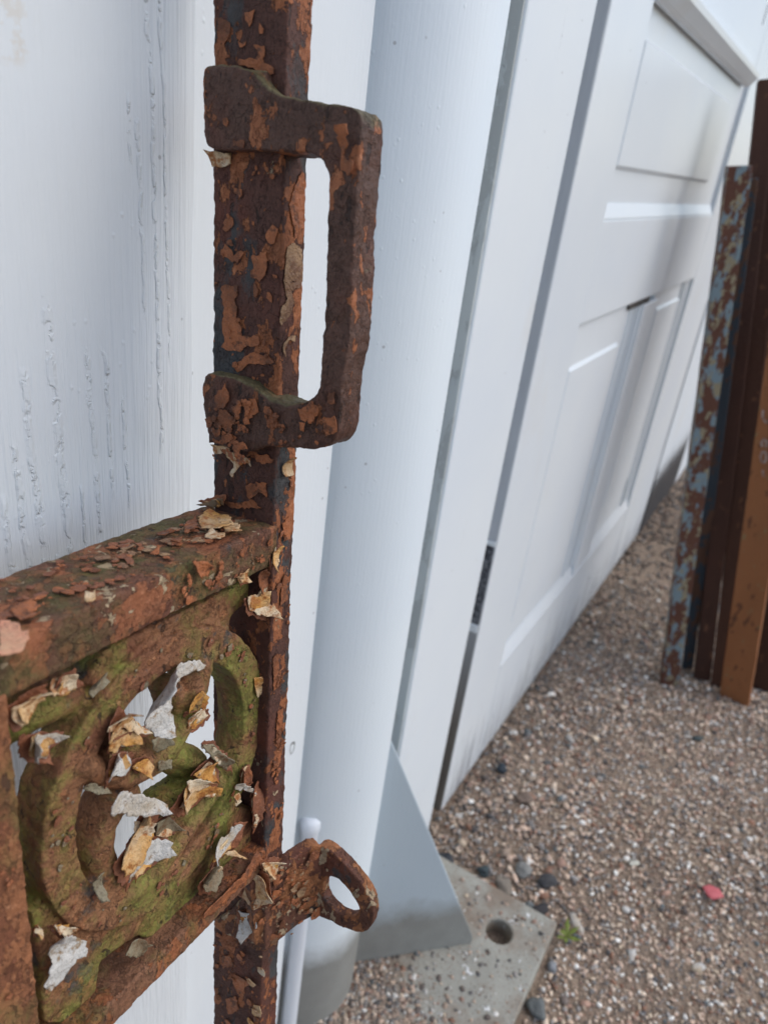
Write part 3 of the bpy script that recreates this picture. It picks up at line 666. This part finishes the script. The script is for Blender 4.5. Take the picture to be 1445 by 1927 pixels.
FL = [
 ([(282,1278),(300,1262),(340,1246),(378,1242),(385,1250),(372,1262),(345,1272),(330,1285),(322,1310),(318,1335),(322,1365),(320,1380),(300,1388),(275,1370),(262,1348),(268,1310)],'V',.0025,'fw',.0040),
 ([(201,1378),(217,1350),(231,1330),(241,1342),(273,1374),(257,1378),(229,1370),(217,1378)],'V',.001,'fc',.003),
 ([(201,1378),(229,1372),(255,1380),(253,1394),(225,1402),(217,1418),(200,1406)],'V',.0018,'fy',.002),
 ([(209,1418),(241,1414),(245,1438),(233,1458),(217,1458),(201,1470)],'V',.0015,'fw',.0016),
 ([(241,1438),(277,1426),(281,1438),(267,1456),(249,1446)],'V',.0012,'fy',.0018),
 ([(349,1338),(385,1334),(391,1345),(377,1358),(353,1370)],'V',.0022,'fc',.0018),
 ([(362,1312),(378,1298),(390,1310),(386,1334),(350,1338)],'V',.0024,'fy',.0012),
 ([(361,1458),(401,1430),(409,1454),(405,1470),(373,1466)],'V',.0012,'fy',.0020),
 ([(353,1472),(405,1476),(405,1492),(385,1496),(361,1516),(349,1528),(325,1520),(337,1496)],'V',.0010,'fy',.0025),
 ([(352,1472),(372,1462),(398,1470),(380,1486),(356,1492)],'V',-.0002,'fc',.001),
 ([(197,1508),(233,1486),(297,1504),(301,1518),(277,1532),(253,1536),(229,1528),(205,1532)],'V',.0002,'fw',.0024),
 ([(257,1532),(297,1520),(289,1549),(277,1581),(261,1617),(241,1641),(229,1649),(223,1617),(241,1581),(257,1561)],'V',.0018,'fy',.0024),
 ([(281,1581),(309,1577),(313,1597),(281,1629),(249,1649),(241,1661),(241,1649),(265,1617)],'V',.0030,'fw',.0016),
 ([(290,1545),(318,1535),(335,1555),(312,1575),(292,1572)],'V',.0040,'fg',.0015),
 ([(17,1333),(79,1293),(87,1308),(77,1316),(52,1345),(33,1364),(23,1353)],'V',.0020,'fc',.0020),
 ([(102,1279),(135,1264),(143,1293),(116,1304),(93,1306)],'V',.0030,'fc',.0020),
 ([(39,1385),(66,1382),(112,1378),(104,1393),(91,1405),(89,1426),(58,1431),(44,1422)],'V',.0020,'fw',.0030),
 ([(84,1749),(133,1761),(161,1769),(157,1798),(141,1802),(116,1842),(96,1864),(84,1858),(100,1814)],'V',.0020,'fw',.0028),
 ([(62,1737),(82,1749),(80,1761),(68,1757)],'V',.0005,'fc',.0015),
 ([(96,1741),(137,1741),(133,1753),(116,1759)],'V',.0008,'fc',.0015),
 ([(414,1581),(430,1569),(434,1553),(450,1549),(434,1589),(418,1605),(393,1621),(401,1601)],'V',.0010,'fw',.0018),
 ([(401,1625),(414,1621),(414,1645),(397,1673),(385,1677),(377,1657)],'V',.0010,'fg',.0018),
 ([(418,1604),(440,1600),(456,1611),(436,1612)],'V',.0012,'fc',.0010),
 ([(450,1472),(482,1488),(486,1496),(462,1488),(446,1488)],'V',.0010,'fw',.0012),
 ([(438,1504),(450,1492),(454,1508),(446,1518)],'V',.0008,'fc',.0012),
 ([(462,1121),(486,1121),(508,1101),(508,1157),(482,1157),(468,1145)],'V',.0015,'fc',.0022),
 ([(486,1085),(500,1070),(508,1080),(506,1102),(490,1118)],'V',.0012,'fo',.0012),
 ([(442,1085),(468,1069),(466,1093),(450,1097)],'V',-.0005,'fy',.0018),
 ([(514,1040),(528,1026),(522,1061),(506,1073)],'V',-.0012,'fy',.0016),
 ([(474,1641),(502,1649),(506,1673),(514,1699),(482,1709),(462,1681)],'U',-.0058,'fc',.0016),
 ([(450,1713),(478,1717),(486,1741),(466,1765),(454,1753)],'U',-.0054,'fw',.0014),
 ([(492,1625),(526,1619),(522,1637),(506,1649)],'V',-.0030,'fc',.0018),
 ([(385,944),(424,936),(422,950),(402,956)],'U',-.0040,'fg',.0018),
 ([(398,285),(433,288),(433,307),(414,316),(400,313)],'U',-.0035,'fc',.0012),
 ([(401,835),(430,843),(433,851),(405,854)],'U',-.0045,'fc',.0006),
 ([(433,848),(461,862),(469,879),(455,873),(447,882),(441,898),(436,895),(441,873),(432,859)],'U',-.0035,'fc',.0010),
 ([(544,857),(549,876),(551,893),(538,898),(535,879)],'V',-.0018,'fc',.0012),
 ([(363,1056),(385,1056),(395,1064),(389,1084),(373,1086),(369,1068)],'V',-.0018,'fo',.0008),
 ([(639,237),(657,235),(654,277),(646,293),(652,302),(671,307),(663,331),(641,321),(643,291),(639,271)],'U',-.0072,'fo',.0010),
 ([(381,1721),(474,1625),(486,1601),(492,1617),(442,1681),(401,1725),(385,1729)],'V',-.0022,'fo',.0010),
 ([(472,1490),(486,1470),(494,1500),(486,1540),(476,1560)],'V',.0020,'fb',.0014),
 ([(478,1275),(488,1272),(492,1300),(484,1312),(478,1300)],'V',.0035,'fy',.0010),
 ([(175,1650),(195,1640),(200,1690),(188,1696)],'V',.0015,'fg',.0010),
 ([(230,1795),(262,1765),(278,1772),(272,1800),(240,1798)],'V',.0030,'fg',.0012),
 ([(450,1448),(466,1438),(470,1470),(458,1484)],'V',.0020,'fb',.0014),
 ([(150,1470),(195,1478),(205,1490),(180,1492),(156,1484)],'V',.0030,'fg',.0012),
 ([(375,1402),(400,1400),(425,1425),(425,1448),(412,1440),(395,1418)],'V',.0005,'fg',.0014),
 ([(165,1290),(196,1262),(200,1280),(170,1312)],'V',.0030,'fg',.0010),
 ([(295,1432),(320,1428),(318,1446),(300,1452)],'V',.0010,'fg',.0008),
 ([(280,1390),(318,1385),(322,1398),(300,1420),(286,1410)],'V',.0020,'fg',.0010),
]
for i, (px, ax, val, mt, cu_) in enumerate(FL):
    flake(px, ax, val, mt, curl=cu_, seed=i, jag=.0003 if len(px) < 7 else .0005)
    if cu_ >= .0014 and i not in (0, 10, 17):      # the older coats it still clings to
        c0_ = np.mean(np.array(px, float), 0); rq = random.Random(i)
        for sc_, mm, dz in ((1.22, 'fb', .0011), (.80, 'fy' if mt in ('fw', 'fc') else 'fc', .0004)):
            off = np.array((rq.uniform(-5, 5), rq.uniform(-4, 6)))
            px2 = [tuple(c0_ + off + (np.array(p) - c0_) * sc_ * rq.uniform(.88, 1.1)) for p in px]
            flake(px2, ax, val + dz, mm, curl=cu_ * .45, seed=i + 40, jag=.0005)
PATCH_U = [
 [(418,538),(447,538),(448,555),(441,566),(447,585),(444,602),(455,616),(455,632),(472,635),(486,632),(488,649),(463,652),(452,663),(430,660),(416,652),(423,635),(418,613),(422,580),(416,558)],
 [(441,691),(458,674),(475,663),(505,668),(516,682),(488,685),(469,685),(447,702)], [(480,530),(488,547),(483,558),(477,558)], [(504,549),(513,558),(513,571),(502,560)],
 [(472,482),(502,473),(502,509),(488,530),(472,520),(477,498)], [(499,446),(513,423),(523,432),(516,457),(505,457)],
 [(416,471),(425,459),(436,471),(441,482),(455,471),(461,476),(447,495),(419,484)], [(425,412),(433,404),(441,421),(425,437),(419,432)], [(441,352),(455,357),(452,371),(441,363)],
 [(410,33),(433,42),(433,61),(422,89),(412,64)], [(461,25),(480,17),(475,42),(469,53)], [(488,44),(495,55),(494,64),(488,64)], [(448,78),(463,78),(463,83),(452,89)],
 [(477,86),(497,86),(497,119),(516,130),(516,138),(505,141),(480,130),(447,119),(450,111),(480,111),(486,102)],
 [(480,854),(505,857),(516,865),(499,873),(483,868)], [(463,915),(472,909),(502,909),(502,937),(488,926),(469,940),(465,926)], [(422,945),(447,945),(472,940),(493,956),(433,955)],
 [(415,1800),(432,1795),(440,1815),(420,1822)], [(440,1830),(470,1850),(455,1870),(438,1850)], [(425,1880),(445,1875),(450,1900),(430,1910)]]
PATCH_V = [([(549,371),(569,321),(576,343),(571,432),(555,448),(553,426),(544,385)],'fo'), ([(541,465),(555,457),(569,470),(569,530),(534,529),(538,482)],'ft'),
 ([(535,530),(566,530),(566,541),(549,547),(555,569),(544,596),(530,613),(526,607),(530,580),(541,563)],'ft'), ([(533,649),(544,635),(556,631),(555,643),(544,641),(536,655),(538,671),(533,663)],'ft'),
 ([(532,985),(545,970),(546,1010),(534,1020)],'fo'), ([(530,1100),(541,1090),(540,1130),(528,1140)],'fo'), ([(514,1240),(524,1230),(526,1290),(515,1300)],'fo'), ([(522,1340),(534,1330),(530,1390),(520,1400)],'fo')]
PATCH_H = [[(405,745),(425,722),(433,745),(420,770),(405,768)], [(400,800),(412,770),(430,775),(445,790),(436,812),(412,805)], [(455,755),(480,750),(486,775),(465,790)], [(420,815),(445,822),(440,838),(416,832)],
 [(560,770),(590,755),(602,775),(584,792),(568,790)], [(608,785),(628,782),(632,815),(612,822)], [(500,780),(520,776),(524,800),(505,806)], [(618,740),(630,738),(628,760),(617,757)], [(420,222),(432,228),(428,240),(420,236)], [(440,262),(462,266),(458,278),(438,276)]]
for i, px in enumerate(PATCH_U): flake(px, 'U', -.00215, 'fo', curl=.00002, seed=i, jag=.00045, thick=.00014, nm='paint_patch')
for i, (px, mt) in enumerate(PATCH_V): flake(px, 'V', -.0006, mt, curl=.00002, seed=i, jag=.0004, thick=.00014, nm='paint_patch')
for i, px in enumerate(PATCH_H): flake(px, 'U', -.0065, 'fo', curl=.00004, seed=i, jag=.0006, thick=.0002, nm='paint_patch')
# flakes lying on the top face of the upper rail
TOPF = [([(0,1172),(30,1178),(53,1197),(45,1222),(25,1232),(0,1245)],'fp'), ([(18,1150),(60,1130),(78,1142),(60,1152),(80,1165),(40,1168)],'fo'),
        ([(372,978),(395,965),(430,972),(440,990),(410,1000),(380,995)],'fc'), ([(415,985),(448,985),(455,1003),(430,1008)],'fc'), ([(345,990),(370,975),(375,995),(350,1005)],'fo'),
        ([(395,1000),(425,1005),(410,1018),(385,1012)],'fc'), ([(285,1040),(300,1033),(302,1042),(288,1046)],'fo'), ([(320,1020),(345,1010),(340,1022)],'fo'),
        ([(160,1125),(182,1122),(176,1132),(164,1134)],'fc'), ([(295,1005),(320,995),(330,1003),(300,1012)],'fo')]
def topflake(px, mat, i):
    o = flake(px, 'W', -.0712, mat, curl=.0006, seed=i, jag=.0005)
    me = o.data        # lift towards +W: mirror the relief about the plane
    for v_ in me.vertices:
        d = (np.array(v_.co) - P0) @ W + .0712; v_.co = Vector(np.array(v_.co) - 2 * d * W * (1 if d < 0 else 0))
for i, (px, mt) in enumerate(TOPF): topflake(px, mt, 100 + i)

# ---- hundreds of small scales standing off the iron: stuff
def scales(name, n, fn, nrm, mat, size=(.0008, .0032), seed=1, parent=gate, tilt=.35):
    rn = random.Random(seed); vs = []; fs = []
    for _ in range(n):
        c_ = fn(rn); nr = np.array(nrm) / np.linalg.norm(nrm)
        t1 = np.cross(nr, np.array((.3, .5, .8))); t1 /= np.linalg.norm(t1); t2 = np.cross(nr, t1)
        a0 = rn.uniform(0, 6.28); s_ = size[0] + (size[1] - size[0]) * rn.random() ** 2.5; k = rn.randint(6, 9); asp = rn.uniform(.55, 1)
        tl = rn.uniform(0, tilt) * s_; ta = rn.uniform(0, 6.28)
        base = len(vs); mid_ = c_ + nr * (.0002); vs.append(tuple(mid_ + nr * rn.uniform(.0001, .0005)))
        for j in range(k):
            a = 6.283 * j / k; rr_ = s_ * rn.uniform(.6, 1.15); x_, y_ = rr_ * math.cos(a), rr_ * math.sin(a) * asp
            X_, Y_ = x_ * math.cos(a0) - y_ * math.sin(a0), x_ * math.sin(a0) + y_ * math.cos(a0)
            hgt = .0002 + max(0, math.cos(a - ta)) * tl + rn.uniform(0, .0002)
            vs.append(tuple(c_ + t1 * X_ + t2 * Y_ + nr * hgt))
        for j in range(k): fs.append((base, base + 1 + j, base + 1 + (j + 1) % k))
    o = mesh(name, vs, fs, M[mat]); adopt(o, parent); o['kind'] = 'stuff'
    sm = o.modifiers.new('t', 'SOLIDIFY'); sm.thickness = .0002; sm.offset = 0
    return o
def clump(rn, k, f=2.5): return mnoise.noise(Vector(k) * f)
def nearf(lo, hi, u=-.0021, vr=(.001, .0215), th=.0, fr_=1.):
    def f(rn):
        while True:
            v_ = rn.uniform(*vr); w_ = rn.uniform(lo, hi)
            if mnoise.noise(Vector((v_ * 160, w_ * 110, 2.))) > th: return g3(u, v_, w_)
    return f
def frontf(u0, u1, w0, w1, v=-.0005, th=.0):
    def f(rn):
        while True:
            u_ = rn.uniform(u0, u1); w_ = rn.uniform(w0, w1)
            if mnoise.noise(Vector((u_ * 160, w_ * 110, 7.))) > th: return g3(u_, v, w_)
    return f
scales('rust_scales', 40, nearf(-.066, .028, th=.1), -U, 'fo', (.0004, .0013), seed=2, tilt=.1)
scales('rust_scales', 40, nearf(-.30, -.21, th=.0), -U, 'fo', (.0006, .0022), seed=3)
scales('rust_scales', 34, nearf(-.35, -.235, vr=(-.0004, .004), th=-.3), -U, 'fc', (.0008, .0032), seed=4)
scales('rust_scales', 60, frontf(.001, .007, -.19, -.05, th=.08), -V, 'fo', (.0005, .0018), seed=5, tilt=.2)
def rtop(th, u0=-.13, u1=-.004, v=(.003, .024)):
    def f(rn):
        while True:
            u_ = rn.uniform(u0, u1); v_ = rn.uniform(*v)
            if mnoise.noise(Vector((u_ * 140, v_ * 160, 4.))) > th: return g3(u_, v_, -.0718)
    return f
scales('rust_scales', 130, rtop(.1), W, 'fo', (.0004, .0020), seed=7, tilt=.2)
scales('rust_scales', 60, rtop(.05, -.050, -.005, (.005, .019)), W, 'ft', (.0005, .0024), seed=8, tilt=.25)
scales('rust_scales', 90, rtop(-.1), W, 'fb', (.0006, .0024), seed=9, tilt=.15)
scales('rust_scales', 40, frontf(-.04, -.003, -.082, -.075, v=-.0008, th=0), -V, 'fo', (.0005, .0016), seed=10, tilt=.2)
scales('rust_scales', 30, frontf(-.099, -.0905, -.30, -.09, v=-.0014, th=.0), -V, 'fo', (.0006, .0020), seed=11, tilt=.2)
scales('rust_scales', 60, nearf(-.054, -.036, u=-.0066, vr=(.004, .020), th=-.1), -U, 'fo', (.0005, .0020), seed=12, tilt=.2)
scales('rust_scales', 26, nearf(-.046, -.037, u=-.0066, vr=(-.018, .004), th=-.1), -U, 'fo', (.0005, .0018), seed=13, tilt=.2)
def ringf(rn):
    while True:
        a = rn.uniform(0, 6.28); q = rn.uniform(ri + .002, ro - .001); u_ = cu + q * math.cos(a); w_ = cw + q * math.sin(a)
        if -.085 < u_ < -.004 and mnoise.noise(Vector((u_ * 150, w_ * 150, 9.))) > .1: return g3(u_, .0038, w_)
scales('rust_scales', 70, ringf, -V, 'fb', (.0004, .0016), seed=14, tilt=.3)
scales('rust_scales', 40, ringf, -V, 'fg', (.0004, .0015), seed=18, tilt=.3)
strap_c = lambda rn: g3(*(lambda q: q - back * .0006)(strap_pt(rn.uniform(505, 590), 0 + rn.uniform(1640, 1745), 0)))
def strap_f(rn):
    while True:
        x_ = rn.uniform(492, 596); y_ = rn.uniform(1600, 1790)
        if y_ > 1645 - (x_ - 500) * .5 and y_ < 1782 - (x_ - 500) * .62: return g3(*(strap_pt(x_, y_, 0) - back * .0007))
nb = -(back[0] * U + back[1] * V + back[2] * W)
scales('rust_scales', 60, strap_f, nb, 'fo', (.0006, .0026), seed=16, tilt=.4)
scales('rust_scales', 36, strap_f, nb, 'ft', (.0006, .0030), seed=17, tilt=.4)

# ------------------------------------------------------------------ iron posts stacked on the right
def pole_mat(name, a, b, c=None, thr=.55, rough=.75, c2=None):
    m = Mat(name, rough, .3); col = m.mix(m.noise(22, 5, .65, m.map((1, 1, .3))), a, b)
    if c:
        n_ = m.noise(85, 6, .65, m.map((1, 1, .5), (2, 1, 4))); col = m.mix(m.step(n_, thr, thr + .03), col, c)
        if c2: n_ = m.noise(110, 5, .65, m.map((1, 1, .6), (9, 1, 4))); col = m.mix(m.step(n_, thr + .03, thr + .06), col, c2)
    return m.fin(col, m.noise(200, 4), .001)
PM = [pole_mat('peeling_blue_on_rust', (.075, .033, .023), (.16, .066, .040), (.19, .25, .275), .515, c2=(.28, .235, .15)),
      pole_mat('dull_blue_iron', (.03, .034, .040), (.05, .07, .088), (.10, .05, .03), .50),
      pole_mat('dark_rust', (.035, .019, .014), (.095, .040, .026), (.15, .07, .04), .62),
      pole_mat('brown_rust', (.05, .025, .018), (.11, .05, .03), (.18, .085, .045), .62),
      pole_mat('orange_rust', (.21, .085, .034), (.35, .14, .056), (.12, .05, .026), .60, c2=(.22, .17, .08)),
      pole_mat('deep_brown', (.03, .017, .012), (.07, .03, .02))]
def pole(b, t, sec, mat, name, label, yaw=0., ext=None):
    """b, t: world points of foot and top; sec: closed 2-d section"""
    b = np.array(b, float); t = np.array(t, float); d = t - b; L = np.linalg.norm(d); d /= L
    side = np.cross((0, 0, 1.), (1., 0, 0)); s1 = np.array((math.cos(yaw), math.sin(yaw), 0)); s1 -= d * (s1 @ d); s1 /= np.linalg.norm(s1); s2 = np.cross(d, s1)
    K = 40; vs = []; k = len(sec)
    for i in range(K + 1):
        for (p, q) in sec:
            w_ = .0006 * mnoise.noise(Vector((p * 300, q * 300, i * .7)))
            vs.append(tuple(b + d * (L * i / K) + s1 * (p + w_) + s2 * (q + w_)))
    fs = [tuple(range(k - 1, -1, -1)), tuple(range(K * k, K * k + k))] + [(i * k + j, i * k + (j + 1) % k, (i + 1) * k + (j + 1) % k, (i + 1) * k + j) for i in range(K) for j in range(k)]
    o = mesh(name, vs, fs, mat); recalc(o); bv = o.modifiers.new('b', 'BEVEL'); bv.width = .001; bv.segments = 2; bv.limit_method = 'ANGLE'; bv.angle_limit = .7
    return tag(o, label, 'metal post', 'old iron posts leaning on the wall')
def rect(w, h): return [(-w / 2, -h / 2), (w / 2, -h / 2), (w / 2, h / 2), (-w / 2, h / 2)]
def angle(a, t): return [(0, 0), (a, 0), (a, t), (t, t), (t, a), (0, a)]
bp = on_z(1257, 1283)
pole(bp, on_x(1390, 312, .89), rect(.022, .022), PM[0], 'iron_post', 'square post with peeling pale blue and cream paint over rust, nearest the door', .3)
pole(on_z(1292, 1258), on_x(1412, 335, .93), rect(.006, .014), PM[1], 'iron_post', 'dull dark blue flat post just behind the peeling pale blue one', .2)
pole(on_z(1320, 1272), on_x(1445, 150, .96), rect(.020, .020), PM[2], 'iron_post', 'tallest dark rusty square post, its top reaching highest beside the white wall', .2)
pole(on_z(1352, 1290), on_x(1480, 150, .99), rect(.008, .020), PM[3], 'iron_post', 'brown rusty post between the tall dark one and the chalk-marked orange one', .1)
ob_, ot_ = on_z(1381, 1318), on_x(1494, 560, .90)
op = pole(ob_, ot_, rect(.010, .036), PM[4], 'iron_post', 'orange-brown flat iron post with chalk marks, front of the stack', -.1)
pole(on_z(1432, 1296), on_x(1580, 400, .93), rect(.006, .022), PM[3], 'iron_post', 'thin brown strip post just right of the chalk-marked orange one', -.1)
pole(on_z(1462, 1265), on_x(1580, 150, 1.04), rect(.03, .03), PM[5], 'iron_post', 'deep brown post at the right edge, behind the orange one', .1)
pole(on_z(1425, 1235), on_x(1530, 150, 1.08), rect(.012, .05), PM[5], 'iron_post', 'dark flat post deep in the stack, behind all others', .1)
# the chalk marks, written up the orange post
m = Mat('white_chalk', .9); M['chalk'] = m.fin(m.mix(m.step(m.noise(300, 3), .4, .6), (.22, .13, .09), (.46, .36, .32)))
dax = (ot_ - ob_) / np.linalg.norm(ot_ - ob_)
sy = np.array((math.cos(-.1), math.sin(-.1), 0)); sy -= dax * (sy @ dax); sy /= np.linalg.norm(sy); sz = np.cross(dax, sy)
def chalk(px):
    # strokes on the post's near face (s1 = -0.006)
    G_ = Geo(); P_ = []
    for x_, y_ in px:
        rr_ = ray(x_, y_); A_ = -sy; c_ = (ob_ @ A_) + .0068; tt = (c_ - CAM @ A_) / (rr_ @ A_); P_.append(CAM + rr_ * tt)
    wdt = .0011
    for a, b in zip(P_, P_[1:]):
        d = (b - a) / (np.linalg.norm(b - a) + 1e-9); n_ = np.cross(d, sy); a2 = a - d * .0004; b2 = b + d * .0004
        G_.add([a2 - n_ * wdt, b2 - n_ * wdt, b2 + n_ * wdt, a2 + n_ * wdt, a2 - n_ * wdt + sy * .0005, b2 - n_ * wdt + sy * .0005, b2 + n_ * wdt + sy * .0005, a2 + n_ * wdt + sy * .0005], BF)
    o = G_.build('chalk_mark', M['chalk']); o.parent = op
for px in ([(1434, 886), (1436, 896)], [(1430, 858), (1434, 850), (1440, 852), (1441, 862), (1438, 870), (1432, 869), (1430, 858)],
           [(1440, 842), (1442, 832), (1437, 826), (1432, 832), (1433, 840)], [(1435, 772), (1434, 786), (1440, 795), (1447, 792)]): chalk(px)

# ------------------------------------------------------------------ bigger stones and litter
def stone(px, py, r, col, label, asp=(1.2, .9, .7), rot=0., seed=0, name='stone'):
    c_ = on_z(px, py); r *= .88; bm = bmesh.new(); bmesh.ops.create_icosphere(bm, subdivisions=3, radius=1)
    for v_ in bm.verts:
        q = 1 + .5 * mnoise.noise(v_.co * 1.1 + Vector((seed * 3, 0, 0))) + .1 * mnoise.noise(v_.co * 3 + Vector((seed, 2, 0)))
        v_.co = Vector((v_.co.x * asp[0], v_.co.y * asp[1], v_.co.z * asp[2])) * q * r
    bmesh.ops.rotate(bm, verts=bm.verts, matrix=Matrix.Rotation(rot, 3, 'Z'))
    me = bpy.data.meshes.new(name); bm.to_mesh(me); bm.free(); me.shade_smooth()
    o = new_obj(name, me, None); o.location = (c_[0], c_[1], r * asp[2] * .55 + gh(c_[0], c_[1]))
    m_ = Mat('pebble_' + str(seed), .85, .2); me.materials.append(m_.fin(m_.mix(m_.noise(150, 4), tuple(q * .75 for q in col), tuple(q * 1.25 for q in col)), m_.noise(260, 5), .002))
    return tag(o, label, 'stone')
stone(943, 1447, .0075, (.05, .062, .075), 'blue-black rounded stone below the worn foot of the door', (1, .8, .8), .4, 1)
stone(838, 1625, .0085, (.055, .06, .068), 'dark slate stone beside the top edge of the galvanised foot plate', (1.1, .9, .8), .9, 2)
stone(908, 1643, .0062, (.06, .08, .085), 'small dark greenish stone above the foot plate corner', (1, .9, .8), .2, 3)
stone(985, 1642, .0085, (.24, .24, .225), 'grey flat stone to the right of the foot plate top', (1.1, 1, .6), .5, 4)
stone(945, 1668, .0090, (.23, .20, .165), 'tan grey stone next to the grey flat stone by the plate', (1.2, .9, .6), 1.2, 5)
stone(1028, 1660, .0085, (.07, .07, .072), 'charcoal stone right of the grey flat stone', (1.3, .9, .6), 2.2, 6)
stone(985, 1505, .0085, (.22, .165, .13), 'brown rounded stone half way along the strip beside the door foot', (1.2, .9, .6), 2.4, 7)
stone(1015, 1712, .0075, (.05, .048, .05), 'black stone touching the far edge of the foot plate', (1.5, .8, .5), -.4, 8)
stone(1040, 1812, .0055, (.27, .28, .29), 'pale grey pebble near the right edge of the foot plate', (1, .8, .7), .4, 9)
stone(1310, 1395, .0065, (.07, .085, .085), 'dark green grey pebble in front of the iron posts', (1.4, .7, .6), -.7, 10)
stone(1010, 1895, .0090, (.16, .17, .165), 'dark grey stone at the bottom edge beside the plate', (1.1, .9, .7), .7, 11)
stone(1190, 1700 - 70, .0042, (.62, .60, .50), 'cream oval pebble in the open gravel left of the red shard', (1.5, .7, .6), -.9, 12)
stone(1070, 1395, .006, (.45, .42, .38), 'pale pebble in the gravel below the door foot', (1.3, .8, .6), .9, 13)
def litter(px, h, mat, name, label, cat, curl=.003, seed=0):
    P_ = [on_z(x_, y_, h) for x_, y_ in px]; c0 = np.mean(P_, 0); n = len(P_); vs = [tuple(c0 + (0, 0, curl))]
    K = 3
    for k in range(1, K + 1):
        for i, p in enumerate(P_):
            q = c0 + (p - c0) * k / K; q = q + np.array((0, 0, curl * (1 - (k / K) ** 2) + .0012 * mnoise.noise(Vector((i * 1.3, k * .8, seed))))); vs.append(tuple(q))
    fs = [(0, 1 + i, 1 + (i + 1) % n) for i in range(n)] + [(1 + (k - 1) * n + i, 1 + k * n + i, 1 + k * n + (i + 1) % n, 1 + (k - 1) * n + (i + 1) % n) for k in range(1, K) for i in range(n)]
    o = mesh(name, vs, fs, mat, smooth=True); s_ = o.modifiers.new('t', 'SOLIDIFY'); s_.thickness = .0008
    return tag(o, label, cat)
m = Mat('red_plastic', .5); M['red'] = m.fin(m.mix(m.noise(200), (.46, .09, .10), (.62, .16, .17)))
m = Mat('dry_leaf', .8); M['leaf'] = m.fin(m.mix(m.noise(200), (.16, .07, .035), (.26, .12, .06)))
m = Mat('fresh_leaf', .6); M['green'] = m.fin(m.mix(m.noise(300), (.10, .14, .02), (.22, .26, .05)))
litter([(1320, 1669), (1334, 1666), (1352, 1674), (1361, 1688), (1340, 1694), (1330, 1686)], .005, M['red'], 'red_shard', 'small red plastic shard lying flat on the gravel', 'litter', .001)
litter([(1071, 1720), (1079, 1717), (1085, 1728), (1098, 1752), (1092, 1757), (1078, 1744)], .006, M['fw'], 'paint_chip', 'long white paint chip beside the little green weed', 'paint chip', .002, 1)
litter([(1183, 1786), (1196, 1787), (1194, 1802), (1188, 1812), (1182, 1798)], .006, M['fw'], 'paint_chip', 'white pointed paint chip on bare sandy gravel', 'paint chip', .001, 2)
litter([(1303, 1815), (1318, 1812), (1328, 1822), (1316, 1832), (1300, 1826)], .006, M['fw'], 'paint_chip', 'white rounded paint chip at lower right in the gravel', 'paint chip', .001, 3)
litter([(900, 1664), (925, 1662), (938, 1676), (932, 1690), (912, 1680)], .007, M['leaf'], 'dry_leaf', 'rust brown dry leaf against the foot plate edge', 'leaf', .002, 4)
# a weed: stem with leaves
wb_ = on_z(1062, 1770); weed = empty('weed', wb_, 'tiny green weed growing at the corner of the foot plate', 'weed')
for i in range(9):
    a = i * 2.4; L = .007 + .003 * (i % 3); d = np.array((math.cos(a), math.sin(a), .35)); s_ = np.array((-math.sin(a), math.cos(a), 0)) * .0022
    b0 = wb_ + np.array((0, 0, .004 + .0006 * i)); vs = [b0, b0 + d * L * .5 + s_, b0 + d * L, b0 + d * L * .5 - s_, b0 + d * L * .5 + np.array((0, 0, .0008))]
    o = mesh('leaf', vs, [(0, 3, 4), (3, 2, 4), (2, 1, 4), (1, 0, 4)], M['green']); adopt(o, weed)
